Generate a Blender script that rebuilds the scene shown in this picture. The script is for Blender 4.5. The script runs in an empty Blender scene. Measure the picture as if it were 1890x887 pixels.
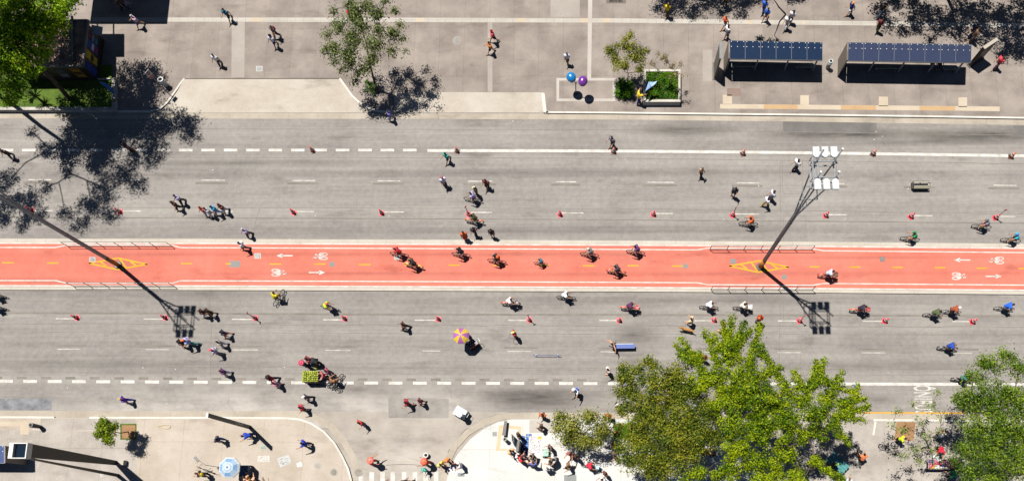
import bpy, bmesh, math, random
import numpy as np
from mathutils import Vector, Matrix, Euler
random.seed(7)
D = bpy.data
SC = bpy.context.scene
COL = SC.collection
R = math.radians

# ------------------------------------------------------------------ camera
F = 1300.0                      # focal length in photo pixels (1890 wide)
PX, PY = 1060.0, 750.0          # principal point
NX, NY = 1085.0, 965.0          # nadir
HCAM = 60.0
up = -Vector(((NX-PX)/F, -(NY-PY)/F, -1.0)).normalized()
xa = Vector((1, -0.0045, 0)); xa = (xa - up*xa.dot(up)).normalized()
ya = up.cross(xa)
RM = Matrix((xa, ya, up))       # camera -> world
cam_d = D.cameras.new('camera'); cam = D.objects.new('camera', cam_d); COL.objects.link(cam)
cam_d.sensor_width = 36.0; cam_d.lens = F/1890*36.0
cam_d.shift_x = -(PX-945)/1890; cam_d.shift_y = (PY-443.5)/1890
cam_d.clip_start = 1; cam_d.clip_end = 2000
M4 = RM.to_4x4(); M4.translation = Vector((0, 0, HCAM)); cam.matrix_world = M4
SC.camera = cam

# ------------------------------------------------------------------ light
SHX, SHY = 0.743*0.395, -0.669*0.395      # ground shift of a shadow per metre of height
w = D.worlds.new('World'); SC.world = w; w.use_nodes = True
nt = w.node_tree; sky = nt.nodes.new('ShaderNodeTexSky'); sky.sky_type = 'NISHITA'
sky.sun_disc = False; sky.air_density = .45; sky.dust_density = .15; sky.altitude = 800; sky.sun_elevation = R(68.4); sky.sun_rotation = math.atan2(-0.743, 0.669)
bg = nt.nodes['Background']; bg.inputs[1].default_value = 0.05
nt.links.new(sky.outputs[0], bg.inputs[0])
ld = D.lights.new('sun', 'SUN'); ld.energy = 5.0; ld.angle = R(0.5); ld.color = (1, 0.965, 0.91)
sun = D.objects.new('sun', ld); COL.objects.link(sun)
sun.rotation_euler = Vector((SHX, SHY, -1)).to_track_quat('-Z', 'Y').to_euler()
SC.view_settings.view_transform = 'Standard'; SC.view_settings.look = 'None'
SC.view_settings.exposure = 1.44; SC.view_settings.gamma = 1

# ------------------------------------------------------------------ helpers
def G(px, py, z=0.0):
    """world point at height z that the photograph shows at pixel (px, py)"""
    d = RM @ Vector(((px-PX)/F, -(py-PY)/F, -1.0))
    t = (z-HCAM)/d.z
    return Vector((d.x*t, d.y*t, z))
def S(sx, sy, z):
    """world point at height z whose shadow falls on the ground at pixel (sx, sy)"""
    g = G(sx, sy, 0)
    return Vector((g.x-SHX*z, g.y-SHY*z, z))
def lin(h, k=0.30):
    h = h.lstrip('#'); o = []
    for i in (0, 2, 4):
        v = int(h[i:i+2], 16)/255
        o.append((v/12.92 if v <= .04045 else ((v+.055)/1.055)**2.4)*k)
    return (*o, 1)
_m = {}
def mat(h, rough=0.8, metal=0.0, k=0.30):
    key = (h, rough, metal, k)
    if key in _m: return _m[key]
    m = D.materials.new('m_'+h.lstrip('#')); m.use_nodes = True
    t = m.node_tree; b = t.nodes['Principled BSDF']
    c = lin(h, k)
    n = t.nodes.new('ShaderNodeTexNoise'); n.inputs['Scale'].default_value = 9; n.inputs['Detail'].default_value = 3
    tc = t.nodes.new('ShaderNodeTexCoord'); t.links.new(tc.outputs['Object'], n.inputs['Vector'])
    r = t.nodes.new('ShaderNodeValToRGB')
    r.color_ramp.elements[0].position = .3; r.color_ramp.elements[1].position = .7
    r.color_ramp.elements[0].color = (*[x*.85 for x in c[:3]], 1); r.color_ramp.elements[1].color = (*[min(1, x*1.12) for x in c[:3]], 1)
    t.links.new(n.outputs['Fac'], r.inputs[0]); t.links.new(r.outputs[0], b.inputs['Base Color'])
    b.inputs['Roughness'].default_value = rough; b.inputs['Metallic'].default_value = metal
    if rough > .6: b.inputs['Specular IOR Level'].default_value = .25
    _m[key] = m
    return m
def ground_mat(name, c1, c2, streak=0.0, big=0.12, fine=14, joints=None, grain=.35, stain=None, smudges=(), dust=None):
    """worn paving: large blotches, optional streaks along x, grain, stains"""
    m = D.materials.new(name); m.use_nodes = True
    t = m.node_tree; L = t.links; b = t.nodes['Principled BSDF']; b.inputs['Roughness'].default_value = .9
    b.inputs['Specular IOR Level'].default_value = .2
    tc = t.nodes.new('ShaderNodeTexCoord')
    def noise(scale, det=4, vec=None, rough=.55):
        n = t.nodes.new('ShaderNodeTexNoise'); n.inputs['Scale'].default_value = scale
        n.inputs['Detail'].default_value = det; n.inputs['Roughness'].default_value = rough
        L.new(vec if vec else tc.outputs['Object'], n.inputs['Vector']); return n.outputs['Fac']
    def mth(op, a, bb):
        n = t.nodes.new('ShaderNodeMath'); n.operation = op
        for i, v in enumerate((a, bb)):
            if isinstance(v, (int, float)): n.inputs[i].default_value = v
            else: L.new(v, n.inputs[i])
        return n.outputs[0]
    v = mth('MULTIPLY', noise(big, 5), 1.0)
    if streak:
        mp = t.nodes.new('ShaderNodeMapping'); mp.inputs['Scale'].default_value = (.012, .75, 1)
        L.new(tc.outputs['Object'], mp.inputs['Vector'])
        s = noise(1.0, 6, mp.outputs[0], .62)
        mp2 = t.nodes.new('ShaderNodeMapping'); mp2.inputs['Scale'].default_value = (.12, 5, 1)
        L.new(tc.outputs['Object'], mp2.inputs['Vector'])
        s2 = noise(1.0, 3, mp2.outputs[0])
        v = mth('ADD', mth('MULTIPLY', v, 1-streak), mth('MULTIPLY', mth('ADD', mth('MULTIPLY', s, .75), mth('MULTIPLY', s2, .25)), streak))
    v = mth('ADD', mth('MULTIPLY', v, 1-grain), mth('MULTIPLY', mth('ADD', mth('MULTIPLY', noise(fine, 3), .5), mth('MULTIPLY', noise(fine*.22, 4), .5)), grain))
    r = t.nodes.new('ShaderNodeValToRGB'); e = r.color_ramp.elements
    e[0].position = .38; e[1].position = .62; e[0].color = lin(c1); e[1].color = lin(c2)
    L.new(v, r.inputs[0]); out = r.outputs[0]
    # small dark specks and pits
    n = noise(fine*1.3, 2); rr = t.nodes.new('ShaderNodeValToRGB'); q = rr.color_ramp.elements
    q[0].position = .24; q[1].position = .36; q[0].color = (.62, .6, .58, 1); q[1].color = (1, 1, 1, 1)
    L.new(n, rr.inputs[0])
    mx = t.nodes.new('ShaderNodeMix'); mx.data_type = 'RGBA'; mx.blend_type = 'MULTIPLY'; mx.inputs[0].default_value = 1
    L.new(out, mx.inputs[6]); L.new(rr.outputs[0], mx.inputs[7]); out = mx.outputs[2]
    if stain:
        mp = t.nodes.new('ShaderNodeMapping'); mp.inputs['Scale'].default_value = (.5, 1.6, 1); mp.inputs['Location'].default_value = (stain, 0, 0)
        L.new(tc.outputs['Object'], mp.inputs['Vector'])
        n = noise(.33, 6, mp.outputs[0], .65); rr = t.nodes.new('ShaderNodeValToRGB'); q = rr.color_ramp.elements
        q[0].position = .3; q[1].position = .43; q[0].color = (.72, .71, .70, 1); q[1].color = (1, 1, 1, 1)
        L.new(n, rr.inputs[0])
        mx = t.nodes.new('ShaderNodeMix'); mx.data_type = 'RGBA'; mx.blend_type = 'MULTIPLY'; mx.inputs[0].default_value = 1
        L.new(out, mx.inputs[6]); L.new(rr.outputs[0], mx.inputs[7]); out = mx.outputs[2]
    if joints:
        bk = t.nodes.new('ShaderNodeTexBrick'); bk.offset = 0; bk.inputs['Scale'].default_value = 1
        bk.inputs['Brick Width'].default_value = joints[0]; bk.inputs['Row Height'].default_value = joints[1]
        bk.inputs['Mortar Size'].default_value = .022; bk.inputs['Mortar Smooth'].default_value = .3
        d = joints[2]
        bk.inputs['Color1'].default_value = (1, 1, 1, 1); bk.inputs['Color2'].default_value = (d, d, d*.985, 1)
        bk.inputs['Mortar'].default_value = (d*.82, d*.8, d*.78, 1)
        L.new(tc.outputs['Object'], bk.inputs['Vector'])
        mx = t.nodes.new('ShaderNodeMix'); mx.data_type = 'RGBA'; mx.blend_type = 'MULTIPLY'; mx.inputs[0].default_value = 1
        L.new(out, mx.inputs[6]); L.new(bk.outputs[0], mx.inputs[7]); out = mx.outputs[2]
    if smudges: mps = t.nodes.new('ShaderNodeMapping'); mps.inputs['Scale'].default_value = (.3, 2, 1); L.new(tc.outputs['Object'], mps.inputs['Vector'])
    for (sx, sy, rx, ry, k) in smudges:      # tyre grime and oil, soft edged dark patches
        p = G(sx, sy, 0); mp = t.nodes.new('ShaderNodeMapping'); mp.vector_type = 'TEXTURE'
        mp.inputs['Location'].default_value = p; mp.inputs['Scale'].default_value = (rx/19, ry/13, 5)
        L.new(tc.outputs['Object'], mp.inputs['Vector']); gr = t.nodes.new('ShaderNodeTexGradient'); gr.gradient_type = 'SPHERICAL'; L.new(mp.outputs[0], gr.inputs[0])
        f = mth('MULTIPLY', mth('MULTIPLY', gr.outputs['Fac'], k*4.2), mth('ADD', noise(1.1, 5, mps.outputs[0]), .05))
        mx = t.nodes.new('ShaderNodeMix'); mx.data_type = 'RGBA'; L.new(f, mx.inputs[0]); L.new(out, mx.inputs[6]); mx.inputs[7].default_value = lin('#4c4844'); out = mx.outputs[2]
    if dust:                                  # pale dust carried onto the surface
        y0, y1, x0, x1 = dust; sp = t.nodes.new('ShaderNodeSeparateXYZ'); L.new(tc.outputs['Object'], sp.inputs[0])
        def ramp_(v, lo, hi):
            n = t.nodes.new('ShaderNodeMapRange'); n.inputs['From Min'].default_value = lo; n.inputs['From Max'].default_value = hi; L.new(v, n.inputs['Value']); return n.outputs[0]
        fy = ramp_(sp.outputs['Y'], G(400, y0, 0).y, G(400, y1, 0).y); fx = mth('MULTIPLY', ramp_(sp.outputs['X'], G(x0, 700, 0).x, G(x0+170, 700, 0).x), ramp_(sp.outputs['X'], G(x1, 700, 0).x, G(x1-150, 700, 0).x))
        mp = t.nodes.new('ShaderNodeMapping'); mp.inputs['Scale'].default_value = (.2, .42, 1); L.new(tc.outputs['Object'], mp.inputs['Vector'])
        nn_ = ramp_(noise(1.4, 8, mp.outputs[0], .68), .36, .74)
        mx = t.nodes.new('ShaderNodeMix'); mx.data_type = 'RGBA'; L.new(mth('MULTIPLY', mth('MULTIPLY', fx, fy), mth('MULTIPLY', nn_, 1.3)), mx.inputs[0]); L.new(out, mx.inputs[6]); mx.inputs[7].default_value = lin('#ddd4c9'); mx.clamp_factor = True; out = mx.outputs[2]
    L.new(out, b.inputs['Base Color'])
    bp = t.nodes.new('ShaderNodeBump'); bp.inputs['Strength'].default_value = .35; bp.inputs['Distance'].default_value = .02
    L.new(noise(fine*1.5, 3), bp.inputs['Height']); L.new(bp.outputs[0], b.inputs['Normal'])
    return m
def leaf_mat(name, c1, c2, c3):
    m = D.materials.new(name); m.use_nodes = True
    t = m.node_tree; L = t.links; b = t.nodes['Principled BSDF']
    g = t.nodes.new('ShaderNodeNewGeometry'); tc = t.nodes.new('ShaderNodeTexCoord')
    n = t.nodes.new('ShaderNodeTexNoise'); n.inputs['Scale'].default_value = .7; n.inputs['Detail'].default_value = 5
    L.new(tc.outputs['Object'], n.inputs['Vector'])
    a = t.nodes.new('ShaderNodeMath'); a.operation = 'MULTIPLY_ADD'; a.inputs[1].default_value = .55; a.inputs[2].default_value = -.22
    L.new(g.outputs['Random Per Island'], a.inputs[0])
    s = t.nodes.new('ShaderNodeMath'); s.operation = 'ADD'; L.new(a.outputs[0], s.inputs[0]); L.new(n.outputs['Fac'], s.inputs[1])
    r = t.nodes.new('ShaderNodeValToRGB'); e = r.color_ramp.elements
    e[0].position = .34; e[0].color = lin(c1); e[1].position = .78; e[1].color = lin(c3)
    x = e.new(.55); x.color = lin(c2)
    L.new(s.outputs[0], r.inputs[0]); L.new(r.outputs[0], b.inputs['Base Color'])
    b.inputs['Roughness'].default_value = .6; b.inputs['Specular IOR Level'].default_value = .15
    tr = t.nodes.new('ShaderNodeBsdfTranslucent'); L.new(r.outputs[0], tr.inputs['Color'])
    mx = t.nodes.new('ShaderNodeMixShader'); mx.inputs[0].default_value = .3
    L.new(b.outputs[0], mx.inputs[1]); L.new(tr.outputs[0], mx.inputs[2])
    L.new(mx.outputs[0], t.nodes['Material Output'].inputs[0])
    return m

class MB:
    def __init__(s): s.v = []; s.f = []; s.mi = []
    def add(s, vs, fs, mi=0):
        o = len(s.v); s.v += [tuple(p) for p in vs]
        for f in fs: s.f.append(tuple(o+i for i in f)); s.mi.append(mi)
        return s
    def box(s, c, d, rz=0, mi=0, rot=None):
        hx, hy, hz = d[0]/2, d[1]/2, d[2]/2
        Rm = rot if rot else Matrix.Rotation(rz, 3, 'Z')
        c = Vector(c)
        vs = [c+Rm@Vector((x*hx, y*hy, z*hz)) for z in (-1, 1) for y in (-1, 1) for x in (-1, 1)]
        return s.add(vs, [(0, 2, 3, 1), (4, 5, 7, 6), (0, 1, 5, 4), (2, 6, 7, 3), (0, 4, 6, 2), (1, 3, 7, 5)], mi)
    def bar(s, a, b, wd, hd=None, mi=0):
        a, b = Vector(a), Vector(b); hd = hd or wd
        d = (b-a); L = d.length
        if L < 1e-6: return s
        return s.box((a+b)/2, (L, wd, hd), rot=d.to_track_quat('X', 'Z').to_matrix(), mi=mi)
    def tube(s, pts, rad, n=8, mi=0, cap=True):
        pts = [Vector(p) for p in pts]
        if not isinstance(rad, (list, tuple)): rad = [rad]*len(pts)
        vs, fs = [], []
        for i, p in enumerate(pts):
            d = (pts[min(i+1, len(pts)-1)]-pts[max(i-1, 0)]).normalized()
            ref = Vector((0, 0, 1)) if abs(d.z) < .9 else Vector((1, 0, 0))
            u = d.cross(ref).normalized(); v = d.cross(u)
            for k in range(n):
                a = 2*math.pi*k/n; vs.append(p+(u*math.cos(a)+v*math.sin(a))*rad[i])
        for i in range(len(pts)-1):
            for k in range(n):
                fs.append((i*n+k, i*n+(k+1) % n, (i+1)*n+(k+1) % n, (i+1)*n+k))
        if cap: fs.append(tuple(range(n))[::-1]); fs.append(tuple((len(pts)-1)*n+k for k in range(n)))
        return s.add(vs, fs, mi)
    def ring(s, c, axis, RR, r, n=24, m=6, mi=0, a0=0, a1=2*math.pi):
        c = Vector(c); axis = Vector(axis).normalized()
        ref = Vector((0, 0, 1)) if abs(axis.z) < .9 else Vector((1, 0, 0))
        u = axis.cross(ref).normalized(); v = axis.cross(u)
        full = abs(a1-a0-2*math.pi) < 1e-6; N = n if full else n+1
        vs, fs = [], []
        for i in range(N):
            a = a0+(a1-a0)*i/n; d = u*math.cos(a)+v*math.sin(a)
            for k in range(m):
                bb = 2*math.pi*k/m; vs.append(c+d*(RR+r*math.cos(bb))+axis*r*math.sin(bb))
        for i in range(n):
            j = (i+1) % N
            for k in range(m): fs.append((i*m+k, i*m+(k+1) % m, j*m+(k+1) % m, j*m+k))
        return s.add(vs, fs, mi)
    def lathe(s, c, prof, n=16, mi=0, mis=None):
        """prof: (radius, z) pairs"""
        c = Vector(c); vs, fs = [], []
        for r, z in prof:
            for k in range(n):
                a = 2*math.pi*k/n; vs.append(c+Vector((r*math.cos(a), r*math.sin(a), z)))
        o = len(s.v); s.v += [tuple(p) for p in vs]
        for i in range(len(prof)-1):
            for k in range(n):
                s.f.append(tuple(o+j for j in (i*n+k, i*n+(k+1) % n, (i+1)*n+(k+1) % n, (i+1)*n+k))); s.mi.append(mis[i] if mis else mi)
        s.f.append(tuple(o+k for k in range(n))[::-1]); s.mi.append(mis[0] if mis else mi)
        s.f.append(tuple(o+(len(prof)-1)*n+k for k in range(n))); s.mi.append(mis[-1] if mis else mi)
        return s
    def ball(s, c, r, n=10, m=6, mi=0):
        if not isinstance(r, (list, tuple)): r = (r, r, r)
        c = Vector(c); vs = [c+Vector((0, 0, r[2]))]; fs = []
        for i in range(1, m):
            t = math.pi*i/m
            for k in range(n):
                a = 2*math.pi*k/n; vs.append(c+Vector((r[0]*math.sin(t)*math.cos(a), r[1]*math.sin(t)*math.sin(a), r[2]*math.cos(t))))
        vs.append(c-Vector((0, 0, r[2])))
        for k in range(n): fs.append((0, 1+k, 1+(k+1) % n))
        for i in range(m-2):
            for k in range(n): fs.append((1+i*n+k, 1+(i+1)*n+k, 1+(i+1)*n+(k+1) % n, 1+i*n+(k+1) % n))
        e = len(vs)-1
        for k in range(n): fs.append((e, 1+(m-2)*n+(k+1) % n, 1+(m-2)*n+k))
        return s.add(vs, fs, mi)
    def prism(s, poly, z0, z1, mi=0, top=None):
        """poly: list of (x, y) world; top optional separate ring"""
        n = len(poly); top = top or poly
        vs = [(p[0], p[1], z0) for p in poly]+[(p[0], p[1], z1) for p in top]
        return s.add(vs, [tuple(range(n))[::-1], tuple(range(n, 2*n))]+[(i, (i+1) % n, n+(i+1) % n, n+i) for i in range(n)], mi)
    def mesh(s, name, smooth=False):
        me = D.meshes.new(name); me.from_pydata(s.v, [], s.f)
        if any(s.mi): me.polygons.foreach_set('material_index', s.mi)
        me.update()
        bm = bmesh.new(); bm.from_mesh(me); bmesh.ops.recalc_face_normals(bm, faces=bm.faces); bm.to_mesh(me); bm.free()
        if smooth: me.polygons.foreach_set('use_smooth', [True]*len(me.polygons))
        return me
    def build(s, name, mats, parent=None, smooth=False):
        me = s.mesh(name, smooth)
        for m in (mats if isinstance(mats, (list, tuple)) else [mats]): me.materials.append(m)
        return link(name, me, parent)
def link(name, me, parent=None, mats=None):
    o = D.objects.new(name, me); COL.objects.link(o)
    if parent: o.parent = parent
    if mats:
        for i, m in enumerate(mats if isinstance(mats, (list, tuple)) else [mats]):
            o.material_slots[i].link = 'OBJECT'; o.material_slots[i].material = m
    return o
def empty(name, loc=(0, 0, 0), rz=0):
    o = D.objects.new(name, None); COL.objects.link(o); o.location = loc; o.rotation_euler = (0, 0, rz)
    o.empty_display_size = .2
    return o
def tag(o, label, cat, group=None):
    o['label'] = label; o['category'] = cat
    if group: o['group'] = group
    return o
def struct(o): o['kind'] = 'structure'; return o

# ------------------------------------------------------------------ ground, roads, pavements
def interp(tab, x):
    if x <= tab[0][0]: return tab[0][1]
    for (a, b), (c, d) in zip(tab, tab[1:]):
        if x <= c: return b+(d-b)*(x-a)/(c-a)
    return tab[-1][1]
DR_T = [(-400, -.5), (0, 0), (380, 0), (760, .8), (1140, 1.6), (1510, 6), (1890, 12), (2300, 17)]       # drift of the y of top lines
DR_M = [(-400, -.3), (0, 0), (380, .5), (760, 2), (1140, 3.6), (1510, 6), (1890, 9.5), (2300, 13)]     # median
DR_B = [(-400, -1), (0, 0), (380, 2), (760, 3.6), (1140, 4.5), (1510, 5), (1890, 6.5), (2300, 8)]      # bottom
def W(poly, z): return [G(x, y, z) for x, y in poly]
def sheet(name, poly, z, m, parent=None):
    s = MB(); p = W(poly, z); s.add(p, [tuple(range(len(p)))]); return s.build(name, m, parent)
def slab(name, poly, z, m, z0=-.05):
    s = MB(); s.prism([(p.x, p.y) for p in W(poly, z)], z0, z); return s.build(name, m)
def band(mb, x0, x1, y0, y1, dr, z, step=95):
    """a strip between two photo rows following the road's slight bend"""
    n = max(1, int((x1-x0)/step)); vs = []
    for i in range(n+1):
        x = x0+(x1-x0)*i/n; d = interp(dr, x)
        vs += [G(x, y0+d, z), G(x, y1+d, z)]
    return mb.add(vs, [(2*i, 2*i+1, 2*i+3, 2*i+2) for i in range(n)])
def stroke(mb, pts, wd, z, mi=0):
    """flat ribbon of width wd metres along photo points"""
    P = [G(x, y, z) for x, y in pts]; vs = []
    for i, p in enumerate(P):
        d = (P[min(i+1, len(P)-1)]-P[max(i-1, 0)]); n = Vector((-d.y, d.x, 0)).normalized()*wd/2
        vs += [p+n, p-n]
    return mb.add(vs, [(2*i, 2*i+1, 2*i+3, 2*i+2) for i in range(len(P)-1)], mi)

m_asph = ground_mat('asphalt', '#8c8681', '#bfb8b0', streak=.66, big=.16, fine=10, grain=.34, stain=3,
    smudges=[(985, 735, 130, 15, .4), (1170, 617, 55, 13, .28), (1255, 240, 120, 11, .3), (1560, 247, 190, 10, .4), (1800, 251, 150, 12, .38), (1690, 262, 190, 7, .2), (430, 300, 330, 6, .18), (1000, 318, 500, 7, .12), (1200, 425, 700, 6, .12), (300, 545, 500, 8, .14), (1300, 553, 600, 8, .12), (200, 672, 420, 7, .14), (1600, 676, 400, 8, .14), (1625, 738, 60, 10, .2), (680, 722, 70, 10, .3)],
    dust=(690, 768, 60, 960))
m_pave = ground_mat('pavement_concrete', '#9b8f86', '#baada3', big=.4, fine=9, joints=(2.35, 5.15, .92), grain=.3, stain=9)
m_apron = ground_mat('apron_concrete', '#cbbfae', '#dfd5c6', big=.35, fine=8, grain=.4, stain=21)
m_gut = ground_mat('gutter_concrete', '#bfb3a2', '#d8ccbb', big=.4, fine=8, joints=(2.8, 40, .95), stain=5)
m_kerb = ground_mat('kerb_paint', '#e9e2d4', '#fffaf0', big=.8, fine=9)
m_kerbc = ground_mat('median_kerb_concrete', '#d6cdbd', '#e6ddcf', big=.5, fine=9, joints=(2.6, 40, .96))
m_red = ground_mat('red_cycle_surface', '#e87d68', '#fd9580', big=.24, fine=7, grain=.4, streak=.45, stain=31, smudges=[(-60, 520, 700, 7, .12), (900, 470, 600, 4, .12), (1300, 506, 800, 4, .12), (250, 470, 500, 4, .1), (218, 490, 90, 20, .12), (1150, 480, 40, 20, .1), (1401, 492, 80, 18, .1), (640, 505, 300, 3, .12), (1600, 476, 300, 3, .12)])
m_white = ground_mat('road_paint_white', '#d6cfc3', '#fffdf6', big=1.6, fine=8, grain=.5)
m_thin = ground_mat('road_paint_worn', '#bfb8ac', '#f8f3e9', big=2, fine=8, grain=.5)
m_yel = ground_mat('road_paint_yellow', '#f8b230', '#fdc544', big=1, fine=9)
m_south = ground_mat('south_pavement', '#cdbeac', '#e0d3c4', big=.35, fine=8, joints=(3.5, 3.4, .955), grain=.4, stain=14)
m_plaza = ground_mat('plaza_paving', '#ebe8e2', '#f7f5f0', big=.35, fine=7, joints=(2.8, 3.1, .955), stain=44, grain=.4)
m_sgrey = ground_mat('grey_pavement', '#b5aba1', '#d3cac0', big=.45, fine=7, joints=(2.8, 3.1, .97), grain=.4, stain=2)
m_side = ground_mat('side_road_surface', '#aca297', '#c8beb1', big=.35, fine=9, grain=.35, stain=17, dust=(640, 880, 560, 960), smudges=[(770, 815, 60, 9, .12), (740, 800, 30, 30, .12)])
m_tact = ground_mat('tactile_band', '#cfc8bd', '#dcd5ca', big=.5, fine=7, joints=(.8, .8, .96))
m_tan = ground_mat('tactile_tan', '#d3ae80', '#e0bd90', big=.5, fine=7)
m_beige = ground_mat('tactile_beige', '#d9c7ae', '#e5d5bd', big=.5, fine=7)
m_dark = ground_mat('asphalt_patch', '#76726f', '#8e8985', big=.5, fine=9, grain=.3)
m_seam = ground_mat('asphalt_seam', '#8a837a', '#a39a90', big=.5, fine=9)
m_soil = ground_mat('bed_soil', '#a37c58', '#c39468', big=.6, fine=7)
m_grass = ground_mat('lawn', '#3e5a12', '#6f8a24', big=.7, fine=6, grain=.5)

struct(MB().box((0, 0, -.55), (900, 900, 1)).build('ground', m_side))
s = MB(); band(s, -500, 2400, 150, 790, [(0, 0)], 0, 400); struct(s.build('road', m_asph))
# gutters
s = MB(); band(s, -500, 2400, 208.5, 219, DR_T, .004); struct(s.build('gutter', m_gut))
s = MB(); band(s, -500, 560, 757.5, 771, [(0, 0)], .004); band(s, 960, 2400, 760.5, 773, [(0, 0), (1500, 0), (1890, 3)], .004)
stroke(s, [(545, 764), (580, 769), (612, 787), (634, 813), (650, 840), (659, 870), (663, 900), (664, 930)], .56, .005)
stroke(s, [(975, 767), (930, 767), (895, 778), (862, 798), (838, 825), (824, 855), (817, 890), (816, 930)], .55, .005)
struct(s.build('gutter', m_gut))
# side road mouth
struct(sheet('side_road', [(560, 759), (940, 759), (905, 767), (860, 790), (828, 830), (815, 880), (815, 1100), (664, 1100), (664, 890), (652, 835), (625, 795), (590, 768)], .0025, m_side))
# north pavement with driveway cut-outs
nb = [(-500, 206), (280, 206.5), (296, 202), (310, 190), (324, 170), (334, 155), (341, 145), (627, 145), (638, 160), (650, 177), (664, 190), (682, 201), (700, 206), (727, 207.5),
      (727, 170), (1003, 170.5), (1004, 208), (1140, 209), (1320, 211), (1510, 213), (1700, 215.5), (1890, 218.5), (2300, 224), (2400, -500), (-600, -500)]
struct(slab('pavement', nb, .13, m_pave))
def ramp(poly, top, bot):
    s = MB(); P = [G(x, y, .012+.116*min(1, max(0, (bot-y)/(bot-top)))) for x, y in poly]; s.add(P, [tuple(range(len(P)))]); struct(s.build('driveway_apron', m_apron))
ramp([(278, 208), (296, 203), (312, 190), (326, 170), (340, 146), (628, 146), (640, 162), (652, 180), (666, 193), (684, 203), (702, 208)], 146, 208)
ramp([(726, 208), (726, 170), (1004, 170), (1004, 208)], 170, 208)
kb = MB()
KW = .17
def kerbline(pts, z0=.13, wd=KW): 
    P = [G(x, y, .134) for x, y in pts]; L, Rr = [], []
    for i, p in enumerate(P):
        d = (P[min(i+1, len(P)-1)]-P[max(i-1, 0)]); n = Vector((-d.y, d.x, 0)).normalized()*wd/2
        L.append(p+n); Rr.append(p-n)
    for i in range(len(P)-1):
        q = [L[i], L[i+1], Rr[i+1], Rr[i]]
        kb.add([(a.x, a.y, 0) for a in q]+[(a.x, a.y, z0+.006) for a in q], [(0, 1, 2, 3), (4, 5, 6, 7), (0, 1, 5, 4), (1, 2, 6, 5), (2, 3, 7, 6), (3, 0, 4, 7)])
kerbline([(-500, 205), (0, 205), (278, 205), (294, 201), (308, 189), (322, 170), (332, 155), (340, 145)])
kerbline([(627, 145), (638, 160), (650, 177), (664, 190), (682, 200), (700, 205), (727, 206)])
kerbline([(1002, 172), (1006, 206), (1012, 207)], wd=.3)
kerbline([(1008, 207), (1140, 208), (1320, 210), (1510, 212), (1700, 214.5), (1890, 217.5), (2300, 223)])
kerbline([(165, 770), (430, 770.3), (530, 771), (552, 773), (575, 781), (598, 796), (617, 817), (631, 841), (642, 864), (649, 890), (652, 930)])
kerbline([(-400, 769), (0, 769), (100, 769.5)])
kerbline([(1612, 774.3), (1700, 774.8), (1890, 776), (2200, 779)])
struct(kb.build('kerb', m_kerb))
# median with the cycle path
m = [(x, 440+interp(DR_M, x)) for x in range(-500, 2401, 100)]+[(x, 534.5+interp(DR_M, x)*.88) for x in range(2400, -501, -100)]
struct(slab('median_kerb', m, .11, m_kerbc))
m = [(x, 446.8+interp(DR_M, x)) for x in range(-500, 2401, 100)]+[(x, 528.3+interp(DR_M, x)*.88) for x in range(2400, -501, -100)]
struct(slab('cycle_path', m, .13, m_red, z0=.1))
DR_L = [(a, b*.88) for a, b in DR_M]
s = MB()
band(s, -500, 2400, 447.1, 449.6, DR_M, .134); band(s, -500, 2400, 525.6, 528.1, DR_L, .134)
def inner(y, sg, dr):
    K = [(-500, 0), (103, 0), (122, -4.5), (318, -4.5), (333, 0), (1287, 0), (1306, -3.5), (1500, -3.5), (1520, 0), (2400, 0)]
    pts = []; xs = sorted(set(list(range(-500, 2401, 95))+[k[0] for k in K]))
    for x in xs: pts.append((x, y+interp(dr, x)+sg*interp(K, x)))
    stroke(s, pts, .1, .134)
inner(456.3, 1, DR_M); inner(517.3, -1, DR_L)
struct(s.build('edge_line', m_white))
s = MB()
for a, b, y in [(4, 26, 484.5), (87, 108, 485), (334, 355, 486), (416, 437, 486.5), (498, 519, 487), (580, 601, 487), (662, 684, 488), (828, 849, 489), (911, 927, 489), (995, 1013, 489.5), (1076, 1097, 490), (1158, 1179, 490), (1240, 1261, 490.5), (1495, 1514, 492), (1568, 1588, 492.5), (1647, 1667, 493), (1725, 1745, 493.5), (1802, 1822, 494.5), (1880, 1900, 495), (-76, -55, 484), (747, 765, 488.5)]:
    stroke(s, [(a, y), (b, y)], .125, .134)
def diamond(cx, cy, hw, hh):
    t, b = (cx, cy-hh), (cx-2, cy+hh); l, r = (cx-hw, cy-1), (cx+hw, cy+1)
    for a, q in ((l, t), (t, r), (r, b), (b, l)): stroke(s, [a, q], .15, .138)
    for k in (-.55, -.18, .18, .55):
        x0 = cx+k*hw*.95-hw*.10; x1 = cx+k*hw*.95+hw*.12; f = (1-abs(k))*hh*.95
        stroke(s, [(x0, cy-f), (x1, cy+f)], .16, .142)
diamond(218, 486.5, 54, 10.5); diamond(1401, 491.5, 55, 10.5)
struct(s.build('yellow_marking', m_yel))
s = MB()
def arrow(cx, cy, d):
    stroke(s, [(cx-d*15, cy), (cx+d*5, cy)], .11, .134)
    p = [G(cx+d*15, cy, .134), G(cx+d*4, cy-4.3, .134), G(cx+d*4, cy+4.3, .134)]; s.add(p, [(0, 1, 2)])
def bikesym(cx, cy, d):
    # bicycle seen side-on, its wheels to the (d) rear, tall axis along the lane
    def pt(u, v): return (cx+d*u, cy+v)
    for (u, v) in ((7, -3.6), (7, 3.8)):
        stroke(s, [pt(u+7.6*math.cos(a), v+2.5*math.sin(a)) for a in [i*math.pi/8 for i in range(17)]], .075, .134)
    for q in ([(7, -3.6), (-4, -3), (-4, 3), (7, 3.8)], [(7, 3.8), (3, .2), (-4, -3)], [(3, .2), (-5, 3)], [(-4, -3), (-8, -3.4), (-8, -1)], [(-4, 3), (-13, 2.2)], [(-12, 3.8), (-12, .5)]):
        stroke(s, [pt(*p) for p in q], .08, .1345)
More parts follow.
